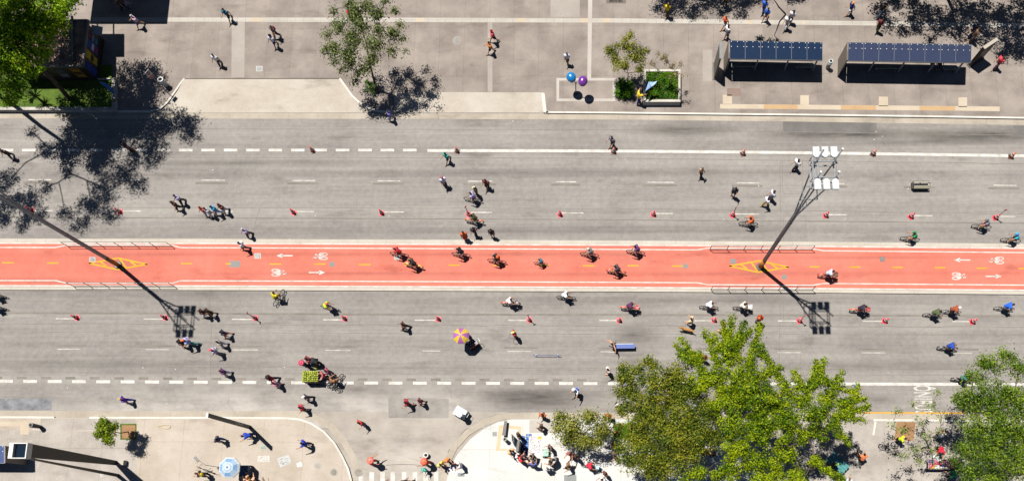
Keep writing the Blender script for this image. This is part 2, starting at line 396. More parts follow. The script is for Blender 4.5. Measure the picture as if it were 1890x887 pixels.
arrow(525, 471.5, -1); bikesym(590, 472.5, 1); bikesym(516, 502.5, -1); arrow(585, 502.5, 1)
arrow(1776, 479.5, -1); bikesym(1838, 480, 1); bikesym(1772, 509, -1); arrow(1834, 509.5, 1)
struct(s.build('cycle_marking', m_white))
# lane lines
s = MB()
for i in range(-3, 19):
    a = -.5+41.35*i; band(s, a, a+25, 274.6, 279.4, [(0, 0)], .008)
band(s, 789, 2400, 275, 280.3, [(700, 0), (1140, 1), (1510, 4.5), (1890, 10), (2300, 15)], .008)
for i in range(-4, 26):
    a = -2+44.95*i
    band(s, a, a+25.7, 699.9, 705.4, DR_B, .008)
band(s, 1167, 2400, 699.9, 705.2, DR_B, .008)
struct(s.build('lane_marking', m_white))
s = MB(); g = MB()
DL = [(0, 0), (380, 1), (760, 2.5), (1140, 4.5), (1510, 7), (1890, 11)]
for a, b in [(-105, -62), (52, 95), (213, 257), (370, 415), (539, 582), (697, 739), (864, 909), (1026, 1064), (1195, 1244), (1360, 1401), (1520, 1558), (1677, 1720), (1833, 1876), (1990, 2030)]:
    band(s, a, b, 330.4, 332.4, DL, .008); band(g, a-9, b+6, 335, 338.6, DL, .004)
for a, b in [(-75, -40), (64, 97), (227, 260), (387, 430), (546, 580), (709, 746), (869, 908), (1036, 1077), (1210, 1242), (1356, 1401), (1528, 1563), (1686, 1721), (1843, 1874)]:
    band(s, a, b, 387.6, 389.8, DL, .008)
DK = [(0, 0), (380, 1.2), (760, 3), (1140, 3.5), (1510, 4.5), (1890, 6)]
for a, b in [(103, 138), (265, 300), (428, 465), (596, 632), (765, 803), (938, 972), (1106, 1140), (1282, 1315), (1436, 1474), (1592, 1630), (1758, 1793), (-60, -25)]:
    band(s, a, b, 586.2, 588.4, DK, .008)
DJ = [(0, 0), (380, 1.5), (760, 3.5), (1140, 5.5), (1510, 7), (1890, 8)]
for a, b in [(-57, -15), (105, 148), (268, 312), (429, 477), (600, 647), (780, 813), (937, 980), (1108, 1140), (1290, 1322), (1435, 1478), (1590, 1635), (1763, 1794)]:
    band(s, a, b, 642.4, 643.9, DJ, .008); band(g, a-6, b+12, 635.2, 638.4, DJ, .004)
struct(s.build('lane_marking', m_thin))
for i in range(0, 25): band(g, -14+44.95*i, 4+44.95*i, 694, 698.6, DR_B, .004)
struct(g.build('old_lane_marking', m_seam))
s = MB()
for x, y0 in [(666, 878), (686, 870), (706, 870), (725, 870), (746, 870), (766, 870), (785.5, 870), (805, 870)]:
    p = [G(x-4.2, y0, .008), G(x+4.2, y0, .008), G(x+4.2, 920, .008), G(x-4.2, 920, .008)]; s.add(p, [(0, 1, 2, 3)])
struct(s.build('zebra_crossing', m_white))
s = MB()
for i, (x0, x1) in enumerate([(1583, 1690), (1693, 1782)]): band(s, x0, x1, 759.3, 762, [(1500, 0), (1890, 1)], .012)
struct(s.build('yellow_edge_line', m_yel))
# seams, cracks and repair patches in the asphalt
s = MB(); rnd = random.Random(4)
def seam(x0, x1, y, wd, dr=[(0, 0)], jit=.5):
    pts = [(x, y+interp(dr, x)+rnd.uniform(-jit, jit)) for x in range(x0, x1+1, 24)]; stroke(s, pts, wd, .0045)
seam(-400, 2300, 290.5, .045, DR_T); seam(-400, 2300, 383, .04, DR_T); seam(-400, 2300, 401, .1, DL, .3); seam(-400, 2300, 612, .04, DK)
seam(-400, 2300, 597, .05, DK, 1); seam(-400, 2300, 675, .05, DR_B, .8); seam(-400, 2300, 686, .03, DR_B, .3); seam(-400, 2300, 577, .17, DK, .3); seam(-400, 2300, 238, .04, DR_T, .4)
for q in ([(1440, 228), (1440, 269), (1490, 269)], [(1444, 296), (1444, 352), (1449, 357), (1474, 357), (1481, 351), (1481, 296)], [(1440, 300), (1440, 440)], [(1446, 445), (1446, 397), (1487, 398), (1487, 440)],
          [(1440, 540), (1438, 700)], [(1445, 631), (1474, 631), (1478, 636), (1478, 700)], [(1436, 545), (1446, 560), (1446, 590)], [(385, 537), (390, 610), (388, 700)], [(470, 418), (474, 400), (480, 385)]):
    stroke(s, q, .04, .0055)
for k in range(60):
    x, y = rnd.uniform(0, 1890), rnd.choice([rnd.uniform(225, 430), rnd.uniform(545, 750)]); pts = [(x, y)]; dx, dy = rnd.choice([(1, .1), (.3, 1), (1, .5), (-.6, 1)])
    for i in range(rnd.randint(5, 14)): x += dx*6+rnd.uniform(-3, 3); y += dy*3+rnd.uniform(-3, 3); pts.append((x, y))
    stroke(s, pts, .022, .0046)
struct(s.build('road_seam', m_seam))
s = MB()
for q in ([(1445, 222), (1618, 226), (1618, 247), (1445, 244)], [(1870, 232), (2100, 236), (2100, 252), (1870, 250)]): p = W(q, .002); s.add(p, [(0, 1, 2, 3)])
struct(s.build('asphalt_patch', m_dark))
struct(sheet('asphalt_patch', [(-50, 735), (95, 735), (95, 756), (-50, 756)], .003, ground_mat('blue_grey_patch', '#7a7c80', '#a6a7aa', big=1.3, fine=9)))
struct(sheet('asphalt_patch', [(717, 733), (828, 735), (828, 770.5), (717, 770.5)], .0045, ground_mat('grey_patch', '#9a948d', '#b8b1a8', big=.7, fine=9)))
# tactile bands, insets on the north pavement
s = MB(); band(s, 170, 2300, 32.6, 40.8, [(0, -.5), (380, 0), (760, .3), (1140, 1.5), (1510, 5.5), (1890, 10.5)], .134)
struct(s.build('tactile_band', m_tact))
s = MB()
TB = [(0, -.5), (380, 0), (760, .3), (1140, 1.5), (1510, 5.5), (1890, 10.5)]
for a, b in [(462, 486), (768, 783), (955, 970), (1070, 1086), (1111, 1127), (1378, 1389), (1480, 1487)]: band(s, a, b, 32.8, 40.6, TB, .138)
struct(s.build('tactile_tile', m_beige))
s = MB(); KD = [(1329, 0), (1890, 5.2)]
band(s, 1329, 1845, 192, 200.5, KD, .134)
for a, b, y in [(1334, 1351, 175), (1477, 1493, 176), (1622, 1639, 178.5), (1769, 1785, 180)]: s.add(W([(a, y), (b, y), (b, y+17.5), (a, y+17.5)], .134), [(0, 1, 2, 3)])
s.add(W([(0, 777), (37, 777), (37, 785), (0, 785)], .134), [(0, 1, 2, 3)]); s.add(W([(37, 777), (53, 777), (53, 801), (37, 801)], .134), [(0, 1, 2, 3)])
struct(s.build('tactile_strip', m_beige))
s = MB()
for a, b in [(1410, 1472), (1552, 1617), (1697, 1763)]: band(s, a, b, 192.2, 200.3, KD, .138)
struct(s.build('tactile_strip', m_tan)); s = MB()
for q in ([(921, 784), (928, 784), (922, 831), (915, 831)], [(928, 784), (962, 786), (962, 791), (928, 790)], [(923, 826.5), (935, 827), (935, 831), (922.6, 831)], [(957, 791.5), (962, 791.5), (961, 800), (956, 800)]):
    s.add(W(q, .1385), [(0, 1, 2, 3)])
struct(s.build('tactile_strip', ground_mat('pale_tan', '#e6cfa6', '#f0dcb8', big=.5, fine=7)))
s = MB()
for q in ([(428, 41), (452, 41), (451, 143), (427, 143)], [(900, 42), (909, 42), (909, 170), (900, 170)], [(1297, 92), (1314, 92), (1314, 150), (1297, 150)], [(1016, -20), (1070, -20), (1070, 32), (1016, 32)]):
    s.add(W(q, .1335), [(0, 1, 2, 3)])
struct(s.build('pavement_inlay', ground_mat('pale_inlay', '#b5aba1', '#c3b9af', big=.5, fine=7)))
s = MB()
for q in ([(1086, -50), (1094, -50), (1091, 144), (1084, 144)], [(1027, 144), (1136, 144), (1136, 149), (1027, 149)], [(1027, 182), (1136, 182), (1136, 187), (1027, 187)], [(1027, 149), (1032, 149), (1032, 182), (1027, 182)], [(1131, 149), (1136, 149), (1136, 182), (1131, 182)]):
    s.add(W(q, .1345), [(0, 1, 2, 3)])
struct(s.build('pavement_inlay', ground_mat('white_inlay', '#cdc4b9', '#dad2c8', big=.5, fine=7)))
struct(sheet('pavement_inlay', [(1342, 163), (1367, 163), (1367, 177), (1342, 177)], .134, ground_mat('brown_patch', '#9b857a', '#a99186', big=.5, fine=7)))
# south pavements
sa = [(-500, 769), (530, 771), (552, 773), (575, 781), (598, 796), (617, 817), (631, 841), (642, 864), (649, 890), (652, 930), (652, 1400), (-600, 1400)]
struct(slab('pavement', sa, .13, m_south))
struct(sheet('grey_pavement', [(-300, 786), (250, 797), (252, 872), (268, 1200), (-300, 1200)], .1325, m_sgrey))
struct(sheet('grey_pavement', [(75, 771), (250, 771), (250, 790), (75, 795)], .1332, m_sgrey))
sb = [(822, 1400), (822, 890), (829, 864), (842, 838), (866, 810), (893, 789), (918, 777), (945, 772), (1130, 772), (1550, 774), (1890, 777), (2400, 782), (2400, 1400)]
struct(slab('pavement', sb, .13, m_sgrey))
sp = [(823, 1300), (823, 889), (830, 865), (843, 839), (867, 811), (894, 790), (919, 778), (945, 773), (1150, 773), (1400, 773.5), (1400, 1300)]
struct(sheet('plaza', sp, .134, m_plaza))
struct(sheet('grey_pavement', [(977, 774), (1030, 774), (1028, 798), (977, 798)], .1375, ground_mat('worn_corner', '#cdc4b8', '#dcd4ca', big=.6, fine=8)))
struct(sheet('planting_bed', [(1132, 780), (1195, 780), (1195, 812), (1132, 806)], .138, m_soil))
struct(sheet('planting_bed', [(1655, 778), (1690, 778), (1686, 812), (1650, 812)], .138, m_soil))
s = MB(); stroke(s, [(1616, 777), (1612, 802)], .16, .138); struct(s.build('white_marking', m_kerb))
# bus lane lettering, read from the road's right
tc_ = D.curves.new('t', 'FONT'); tc_.body = '\u00d4NIBUS'; tc_.size = 1; tc_.offset = .022; tc_.space_character = 1.08
to = D.objects.new('t', tc_); COL.objects.link(to); bpy.context.view_layer.update()
tm = D.meshes.new_from_object(to.evaluated_get(bpy.context.evaluated_depsgraph_get())); D.objects.remove(to)
xs = [v.co.x for v in tm.vertices]; ys = [v.co.y for v in tm.vertices]
xm, xM = min(xs), max(xs); g0, g1 = G(1687, 710.5, .008), G(1687, 763, .008); gx = G(1719, 710, .008).x-g0.x
bl = .72
for v in tm.vertices:
    u = (v.co.x-xm)/(xM-xm); vv = v.co.y/bl
    v.co = (g0.x+vv*gx*(1 if vv < 1 else 1), g0.y+(g1.y-g0.y)*u, .008)
tm.materials.append(m_thin); to = link('bus_lane_lettering', tm); struct(to)
# low wall and lawn, top left
def box_px(x0, y0, x1, y1, z0, z1, mb):
    a, b, c, d = [G(*q, z1) for q in ((x0, y0), (x1, y0), (x1, y1), (x0, y1))]
    mb.prism([(p.x, p.y) for p in (a, b, c, d)], z0, z1); return mb
g = empty('garden_wall'); tag(g, 'low white walled raised garden around the grass beside the newsstand', 'garden wall')
s = MB(); box_px(-200, 197.5, 213, 203, 0, .45, s); box_px(206, 146, 213, 197.3, .1, .45, s); box_px(165, 144, 213, 145.9, .1, .45, s); s.build('wall', ground_mat('wall_render', '#b8b2a6', '#e5dfd2', big=1, fine=6), g)
s = MB(); box_px(-200, 120, 205.8, 197.3, .1, .3, s); s.build('lawn', m_grass, g)
# ------------------------------------------------------------------ trees
bark = ground_mat('bark', '#5a4a3a', '#7d6a55', big=2, fine=12)
L_BRIGHT = leaf_mat('leaf_bright', '#4a7400', '#90b004', '#d2e20e')
L_LIME = leaf_mat('leaf_lime', '#5c9c00', '#94cc06', '#ccec12')
L_OLIVE = leaf_mat('leaf_olive', '#4a6610', '#869826', '#c8c434')
L_GREY = leaf_mat('leaf_grey_olive', '#4c5e2c', '#7e9048', '#b0bc6c')
L_MID = leaf_mat('leaf_mid', '#3e660a', '#6c9218', '#a8c034')
L_FINE = leaf_mat('leaf_fine', '#46700c', '#7a9c1e', '#b2cc3a')
L_DRY = leaf_mat('leaf_dry', '#8c7c48', '#b8ae68', '#dec098')
L_YEL = leaf_mat('leaf_yellow_olive', '#647414', '#9ca430', '#d4d058')
L_BUSH = leaf_mat('leaf_bush', '#327400', '#5ca404', '#98d018')
L_PALE = leaf_mat('leaf_pale', '#7c9440', '#a0b858', '#ccd080')
DK_ = 4.3
def leaves(name, clumps, m, parent, dens=95, size=.165, tufts=1.0, seed=1, spread=.33, flat=.75, stuff=False, upb=.6):
    """clumps: (Vector, radius); leaf quads gathered in tufts spread through each clump"""
    rg = np.random.default_rng(seed); P = []; Nn = []
    for c, r in clumps:
        nt_ = max(5, int(9*r*r*tufts)+4); n = int((DK_ if dens < 150 else 2.2)*dens*math.pi*r*r)
        d = rg.normal(size=(nt_, 3)); d /= np.linalg.norm(d, axis=1)[:, None]
        rad = rg.random(nt_)**.45
        tc = d*rad[:, None]*r*np.array([1, 1, flat])*rg.uniform(.8, 1.15, (nt_, 1))
        k = rg.integers(0, nt_, n); tr = rg.uniform(.55, 1.25, nt_)
        g = rg.normal(size=(n, 3))*(spread*tr[k])[:, None]*np.array([1, 1, .6])*min(1, .55+.45*r)
        P.append(tc[k]+g+np.array(c)); gd = g/(np.linalg.norm(g, axis=1)[:, None]+1e-6); cd = tc[k]/r; nn = rg.normal(size=(n, 3))*.45+gd*.9+cd*.5; nn[:, 2] = np.where(nn[:, 2] < -.3, -nn[:, 2], nn[:, 2])+upb*.5; Nn.append(nn)
    P = np.concatenate(P); Nn = np.concatenate(Nn); Nn /= np.linalg.norm(Nn, axis=1)[:, None]; n = len(P)
    a = rg.normal(size=(n, 3)); u = np.cross(Nn, a); u /= np.linalg.norm(u, axis=1)[:, None]; v = np.cross(Nn, u)
    L = (size*1.0*rg.uniform(.55, 1.35, n))[:, None]; Wd = L*rg.uniform(.42, .7, (n, 1))
    V = np.stack([P-u*L/2, P-v*Wd/2+Nn*L*.1, P+u*L/2, P+v*Wd/2+Nn*L*.1], axis=1).reshape(-1, 3)
    V[:, 2] = np.maximum(V[:, 2], .16)
    me = D.meshes.new(name); me.vertices.add(4*n); me.vertices.foreach_set('co', V.ravel())
    me.loops.add(4*n); me.loops.foreach_set('vertex_index', np.arange(4*n, dtype=np.int32))
    me.polygons.add(n); me.polygons.foreach_set('loop_start', np.arange(0, 4*n, 4, dtype=np.int32)); me.polygons.foreach_set('loop_total', np.full(n, 4, dtype=np.int32))
    me.update(calc_edges=True); me.validate(); me.materials.append(m)
    return link(name, me, parent)
def tree(label, base, clumps, m, group=None, cat='tree', tr=.16, dens=95, size=.165, seed=1, tufts=1.0, spread=.33, fork=.55, name='tree', limbs=True, top=None, flat=.75, trunk_pts=None):
    """base: world point; clumps: list of (Vector, r)"""
    t = empty(name); tag(t, label, cat, group)
    mid = top or sum((c for c, r in clumps), Vector())/len(clumps)
    f = base.lerp(Vector((mid.x, mid.y, mid.z)), fork)
    s = MB(); rnd = random.Random(seed)
    pts = trunk_pts or [base, base.lerp(f, .5)+Vector((rnd.uniform(-.15, .15), rnd.uniform(-.15, .15), 0)), f]
    s.tube(pts, [tr*(1-.35*i/(len(pts)-1)) for i in range(len(pts))], 9)
    st = pts[-1]
    s.build('trunk', bark, t, True)
    if limbs:
        s = MB()
        nodes = [(st, 0.0, tr*.62)]+([(pts[-2], 0.0, tr*.6)] if len(pts) > 3 else [])
        for c, r in sorted(clumps, key=lambda cr: (cr[0]-st).length):
            q, dq, rq = min(nodes, key=lambda nd: (nd[0]-c).length+.45*nd[1])
            m1 = q.lerp(c, .5)+Vector((rnd.uniform(-.3, .3), rnd.uniform(-.3, .3), -.1*(c-q).length))
            re_ = max(.018, rq*.62); s.tube([q, m1, c], [rq*.85, (rq+re_)*.42, re_], 6)
            nodes.append((c, dq+(c-q).length, re_)); nodes.append((m1, dq+(c-q).length*.5, rq*.7))
            for k in range(2):
                e = c+Vector((rnd.uniform(-1, 1), rnd.uniform(-1, 1), rnd.uniform(-.3, .6)))*r*.85
                s.tube([m1.lerp(c, .7), e], [tr*.09, tr*.03], 5)
        s.build('limbs', bark, t, True)
    leaves('crown', clumps, m, t, dens, size, tufts, seed, spread, flat)
    return t
def C(L): return [(G(x, y, z), r) for x, y, z, r in L]
def CS(L): return [(S(x, y, z), r) for x, y, z, r in L]
def fronds(pairs, z, r=.38, step=.5):
    o = []
    for (a, b) in pairs:
        A, B = G(*a, z), G(*b, z-.3); B = A+(B-A)*1.12; n = max(2, int((B-A).length/step))
        for i in range(n+1): o.append((A.lerp(B, i/n), r*(1-.45*i/n)))
    return o
tree('big lime green street tree at the top left corner, crown over the newsstand roof', G(130, 180, .3),
     C([(30, 30, 9, 2.0), (88, 22, 9, 1.7), (18, 90, 8.5, 1.8), (60, 70, 9, 1.5), (112, 20, 8.6, .9), (14, 150, 8, 1.2), (46, 118, 8, 1.1), (84, 103, 8, .55), (-40, 60, 9, 2.6), (-30, -30, 9, 2.6), (55, -30, 9.5, 2.4), (110, -20, 9, 1.6), (20, 180, 7.4, .7), (5, 120, 8, 1.2), (100, 50, 8.6, .8), (-50, 150, 8, 1.6), (40, 50, 9, 1.6), (75, 45, 9, 1.3), (30, 105, 8.6, 1.2), (35, 165, 7.6, .7), (8, 60, 9, 1.5), (118, 45, 8.6, .5), (66, 132, 7.6, .5)])+CS([(165, 160, 9, .9), (188, 175, 9, .8), (150, 185, 9, .8), (195, 155, 9, .7), (130, 165, 9, .6), (120, 192, 9.4, .4)]),  # the last clumps are added out of view to shade the garden
     L_LIME, tr=.2, dens=80, size=.18, seed=3, spread=.3, tufts=1.5, trunk_pts=[G(128, 182, .3), G(100, 150, 2.8), G(76, 128, 4.6), G(50, 100, 6.5)])
cl = CS([(15, 335, 15, 1.1), (20, 375, 15, 1.1), (55, 372, 15, 1.2), (50, 402, 15, .8), (5, 400, 15, 1), (92, 277, 14, .9), (140, 262, 14.5, 1.5), (190, 232, 15, 2.2), (250, 240, 15, 2.3), (300, 235, 14.5, 1.9), (343, 228, 14, 1.3), (355, 250, 14, .8), (275, 285, 15, 1.5),
    (185, 290, 15, 1.6), (232, 320, 15.5, 1.3), (196, 350, 15.5, 1.4), (168, 385, 15.5, 1.2), (150, 414, 15, .8), (205, 398, 15, .8), (258, 343, 15, .8), (120, 395, 15, .7), (86, 345, 15, .6), (60, 245, 14, .5), (130, 320, 15, .5), (75, 400, 15, .7), (150, 225, 14.5, 1.1), (240, 210, 14.5, 1.6), (40, 420, 15, .5)])
tree('tall street tree whose leafless lower trunk throws the long branching shadow on the road', S(-35, 155, .5), [(p_, r_*1.2) for p_, r_ in cl], L_MID, tr=.24, dens=58, size=.18, seed=5, tufts=2.2, spread=.3,
     trunk_pts=[G(-60, 130, .1), S(0, 178, 5), S(40, 205, 7), S(75, 233, 9), S(117, 262, 11.5)])
tree('thin crowned grey olive tree beside the curved kerb of the upper driveway', G(697, 170, .13), C([(625, 45, 6.5, 0.55), (655, 22, 7, 0.65), (695, 26, 7, 0.6), (722, 58, 6.5, 0.5), (612, 88, 6, 0.6), (648, 70, 6.5, 0.8), (688, 78, 6.5, 0.7), (722, 92, 5.8, 0.35), (645, 110, 5.5, 0.6), (688, 108, 5.5, 0.5), (664, 132, 4.6, 0.4), (740, 72, 6, 0.25), (604, 62, 6, 0.3), (614, 18, 7, 0.28), (730, 20, 7, 0.3), (748, 94, 6, 0.18), (668, 48, 7, 0.6), (632, 128, 5, 0.3), (655, 150, 3.6, 0.3), (640, 95, 6, 0.5), (700, 55, 6.6, 0.5), (675, 10, 7, 0.5), (598, 92, 6, 0.25), (738, 45, 6.4, 0.25), (618, 112, 5.6, 0.3), (676, 122, 5, 0.4), (710, 0, 7, 0.3), (645, 5, 7, 0.4)]), L_GREY, tr=.12, dens=149, size=.17, seed=8, spread=.38, tufts=3, limbs=True)
def bush(label, c, r, m, dens=200, size=.11, seed=1, group=None):
    t = empty('bush'); tag(t, label, 'bush', group)
    s = MB()
    for k in range(6): s.tube([Vector((c.x, c.y, .1)), c+Vector((math.cos(k), math.sin(k), .2))*r*.6], [.03, .015], 5)
    s.build('stems', bark, t)
    leaves('foliage', [(c, r)], m, t, dens, size, 3, seed, .16, .8)
    return t
bush('bright green bush at the foot of the thin grey olive tree', G(683, 158, .9), .62, L_BUSH, 320, .11, 2)
tree('small sparse yellowish tree rising out of the clipped bush by the phone booths', G(1160, 165, .13),
     C([(1128, 92, 4, 0.69), (1160, 82, 4.2, 0.94), (1186, 98, 4, 0.62), (1150, 118, 3.6, 0.69), (1182, 122, 3.5, 0.50), (1135, 112, 3.8, 0.50), (1172, 102, 4, 0.62)]), L_YEL, tr=.06, dens=140, size=.14, seed=4, spread=.22, tufts=2, fork=.5)
s = [(G(1153+dx, 163+dy, .6), .42) for dx, dy in ((-9, -10), (9, -10), (-9, 9), (9, 9), (0, 0), (0, -11), (0, 11), (-11, 0), (11, 0))]
t = empty('hedge_bush'); tag(t, 'square clipped dense green bush between the phone booths and the planter', 'bush')
MB().tube([G(1153, 163, .1), G(1153, 163, .7)], .06).build('stems', bark, t); leaves('foliage', s, L_BUSH, t, 420, .11, 3, 6, .15, .9)
g = empty('planter_box'); tag(g, 'square white rimmed planter of green ground plants near the blue kite', 'planter')
s = MB(); q = [(1188, 128, 1256, 132), (1188, 183.5, 1256, 188), (1188, 132.2, 1192, 183.3), (1252, 132.2, 1256, 183.3)]
for a in q: box_px(*a, .1, .75, s)
s.build('wall', ground_mat('planter_render', '#d9d2c4', '#f3ece0', big=1, fine=7), g)
s = MB(); box_px(1192.2, 132.2, 1251.8, 183.3, .1, .62, s); s.build('soil', ground_mat('dark_soil', '#5d5236', '#7c7145', big=.7, fine=7), g)
leaves('plants', [(G(x, y, .68), .34) for x in range(1197, 1250, 7) for y in range(137, 182, 7)], L_BUSH, g, 120, .1, 3, 9, .12, .35)
tree('spindly almost bare tree with pinkish leaves growing in the square planter', G(1243, 172, .6), C([(1228, 108, 3.8, .45), (1248, 135, 3.2, .25), (1205, 118, 3.2, .28), (1255, 118, 3.3, .25), (1262, 140, 3, .2), (1240, 122, 3.5, .35), (1215, 100, 3.6, .2)]),
     L_DRY, tr=.04, dens=110, size=.12, seed=14, spread=.2, tufts=2)
leaves_g = None
bt = 'street trees along the lower pavement'
tree('low pale yellow green tree leftmost of the lower tree cluster, above the crowd', G(1082, 812, .13), C([(1032, 772, 3.6, .6), (1058, 786, 4, .85), (1088, 772, 4, .75), (1112, 790, 4, .7), (1045, 808, 3.6, .55), (1078, 815, 4, .65), (1030, 790, 3.8, .4), (1105, 815, 3.8, .5), (1120, 770, 4, .3)]), L_YEL, bt, tr=.1, dens=149, size=.16, seed=21, spread=.32, tufts=3)
tree('large dull olive tree between the pale yellow tree and the bright green tree', G(1235, 812, .13),
     C([(1170, 690, 8, 1.0), (1197, 668, 8, .6), (1212, 702, 9, 1.4), (1245, 695, 8.5, 1.1), (1166, 728, 8, 1.2), (1155, 755, 7, .7), (1210, 745, 9, 1.1), (1240, 735, 8.5, 1.0), (1265, 765, 9, 1.2), (1240, 800, 9, 1.4), (1180, 818, 8, 1.3), (1200, 850, 8, 1.4), (1240, 848, 8, 1.2), (1285, 800, 9, 1.4), (1280, 835, 8.5, 1.1), (1165, 852, 7, .9), (1148, 830, 7, .6), (1180, 790, 8, .9), (1300, 760, 9, 1.2), (1270, 720, 9, 1.0), (1225, 780, 8.6, 1.1), (1310, 805, 8.6, .9), (1150, 700, 8, .5), (1190, 765, 7.5, .9), (1215, 868, 7.5, .9), (1150, 678, 8, .4), (1262, 720, 9, .9)]),
     L_OLIVE, bt, tr=.2, dens=125, size=.15, seed=22, spread=.28, tufts=2)
fr = fronds([((1345, 660), (1350, 592)), ((1385, 665), (1402, 606)), ((1300, 690), (1262, 632)), ((1325, 670), (1305, 618)), ((1340, 650), (1318, 622)), ((1410, 690), (1437, 678)), ((1500, 715), (1508, 672)), ((1550, 745), (1592, 735)), ((1550, 765), (1588, 775)), ((1480, 715), (1468, 690)), ((1540, 720), (1552, 690)),
             ((1360, 640), (1382, 612)), ((1540, 790), (1565, 815)), ((1430, 850), (1445, 887)), ((1500, 850), (1550, 880)), ((1300, 870), (1262, 887)), ((1520, 700), (1560, 718)), ((1400, 640), (1432, 690)), ((1290, 660), (1258, 655)), ((1455, 720), (1440, 692)), ((1270, 665), (1252, 640)), ((1355, 640), (1372, 600)), ((1560, 760), (1600, 752)), ((1510, 700), (1520, 668)), ((1345, 640), (1336, 600)), ((1400, 880), (1380, 910)), ((1460, 880), (1500, 900)), ((1570, 745), (1582, 715))], 9.6, .4, .34)
tree('huge bright yellow green tree with star shaped branches over the lower kerb', G(1400, 812, .13),
     C([(1282, 660, 9, 0.70), (1300, 700, 10, 1.14), (1350, 655, 10, 0.88), (1340, 700, 10, 1.32), (1385, 690, 10, 1.23), (1335, 740, 10, 1.14), (1400, 740, 10, 1.50), (1440, 735, 10, 1.06), (1480, 730, 9.5, 0.88), (1508, 705, 9, 0.53), (1530, 735, 9, 0.79), (1560, 750, 8.6, 0.44), (1500, 760, 10, 1.23),
        (1450, 780, 10, 1.41), (1535, 775, 9, 0.70), (1400, 798, 10, 1.32), (1360, 825, 9.5, 1.14), (1345, 865, 9, 0.97), (1400, 855, 9, 1.06), (1450, 838, 9, 0.88), (1420, 885, 9, 0.88), (1320, 878, 8, 0.44), (1490, 808, 9, 0.79), (1515, 800, 8.5, 0.53), (1470, 875, 8, 0.62), (1350, 785, 10, 1.06), (1375, 720, 10.5, 1.06)])+fr,
     L_BRIGHT, bt, tr=.26, dens=149, size=.15, seed=23, spread=.21, tufts=2.6, limbs=True)
tree('large mid green tree with fine leaves at the lower right edge beside the market table', G(1850, 815, .13),
     C([(1800, 690, 8, 0.81), (1838, 672, 8, 0.90), (1880, 680, 8, 0.99), (1790, 738, 8, 1.08), (1830, 728, 9, 1.35), (1875, 738, 9, 1.44), (1805, 790, 9, 1.17), (1850, 788, 9, 1.44), (1895, 800, 9, 1.44), (1785, 832, 8, 0.90), (1830, 838, 9, 1.35), (1880, 850, 9, 1.44), (1792, 870, 8, 0.90), (1840, 885, 8, 1.17), (1920, 740, 9, 1.62), (1920, 860, 9, 1.44), (1815, 665, 8, 0.45), (1770, 735, 8, 0.45), (1765, 850, 7.5, 0.36), (1858, 655, 8, 0.63)]),
     L_FINE, bt, tr=.22, dens=120, size=.14, seed=24, spread=.27, tufts=2.2)
tree('thin see-through tree with scattered pale leaves over the bus lane lettering', G(1715, 826, .13), C([(1655, 757, 5.5, .4), (1668, 800, 5, .5), (1722, 750, 5.5, .5), (1738, 768, 5, .4), (1700, 778, 5, .45), (1690, 828, 5, .5), (1665, 840, 5, .4), (1712, 805, 5, .45), (1735, 795, 5, .4), (1645, 785, 5, .35), (1700, 852, 5, .4), (1725, 830, 5, .4), (1730, 725, 5.5, .3), (1690, 742, 5.3, .3)]),
     L_PALE, bt, tr=.07, dens=42, size=.15, seed=25, spread=.3, tufts=2.5)
tree('small round bright green sapling left of its square earth bed', G(237, 796, .14), C([(195, 793, 3.2, .75), (190, 778, 3.2, .5), (204, 808, 3.1, .45), (183, 800, 3.1, .45), (209, 785, 3.1, .45), (196, 812, 3.1, .35)]), L_BRIGHT, tr=.045, dens=380, size=.14, seed=31, spread=.2, tufts=3, fork=.6)
g = empty('tree_bed'); tag(g, 'square bare earth tree bed with a grass border beside the small sapling', 'tree bed')
s = MB(); s.add(W([(222, 781), (252, 781), (252, 810.5), (222, 810.5)], .137), [(0, 1, 2, 3)]); s.build('grass_border', m_grass, g)
s = MB(); s.add(W([(225, 784), (249.5, 784), (249, 808), (225, 808)], .141), [(0, 1, 2, 3)]); s.build('soil', m_soil, g)
gt = 'trees north of the street'
tree('dark tree above the top edge whose crown shades two walkers in blue', S(1262, -5, .2), CS([(1225, 15, 7, 1.1), (1255, 8, 7.5, 1.5), (1285, 18, 7, 1.2), (1240, 32, 7, .6), (1275, 35, 7, .5), (1320, 10, 7.5, 1.2), (1360, 14, 7, 1.2), (1335, 28, 7, .6), (1380, 8, 7, .9), (1400, -5, 7.5, 1.2), (1440, -10, 7, .8), (1480, -6, 7, .8), (1370, 33, 7, .5), (1465, 5, 7, .5)]), L_MID, gt, tr=.16, dens=75, size=.165, seed=41, spread=.26, tufts=2)
tree('dark tree above the top right edge shading the back of the shelters', S(1740, -20, .2), CS([(1625, 25, 8, .9), (1650, 10, 8.5, 1.2), (1640, 48, 8, .8), (1665, 60, 8, .7), (1690, 50, 8, 1), (1700, 20, 9, 1.5), (1720, 75, 8, .5), (1740, 40, 9, 1.6), (1780, 25, 9, 1.7), (1770, 60, 8.5, 1.2), (1820, 30, 9, 1.7), (1820, 65, 8.5, 1.2), (1860, 40, 9, 1.7), (1860, 85, 9, 1.3), (1890, 70, 9, 1.5), (1885, 100, 8.5, 1), (1850, 108, 8, .6), (1900, 20, 9, 1.8), (1800, 80, 8, .5)]), L_MID, gt, tr=.2, dens=48, size=.22, seed=42, spread=.3, tufts=2)
tree('slim yellow green tree touching the top edge beside two walkers in blue', S(1450, 30, .2), C([(1415, -14, 5, .6), (1398, -20, 5, .5), (1432, -16, 5, .4)]), L_BRIGHT, gt, tr=.07, dens=70, size=.16, seed=43, spread=.2, tufts=2)
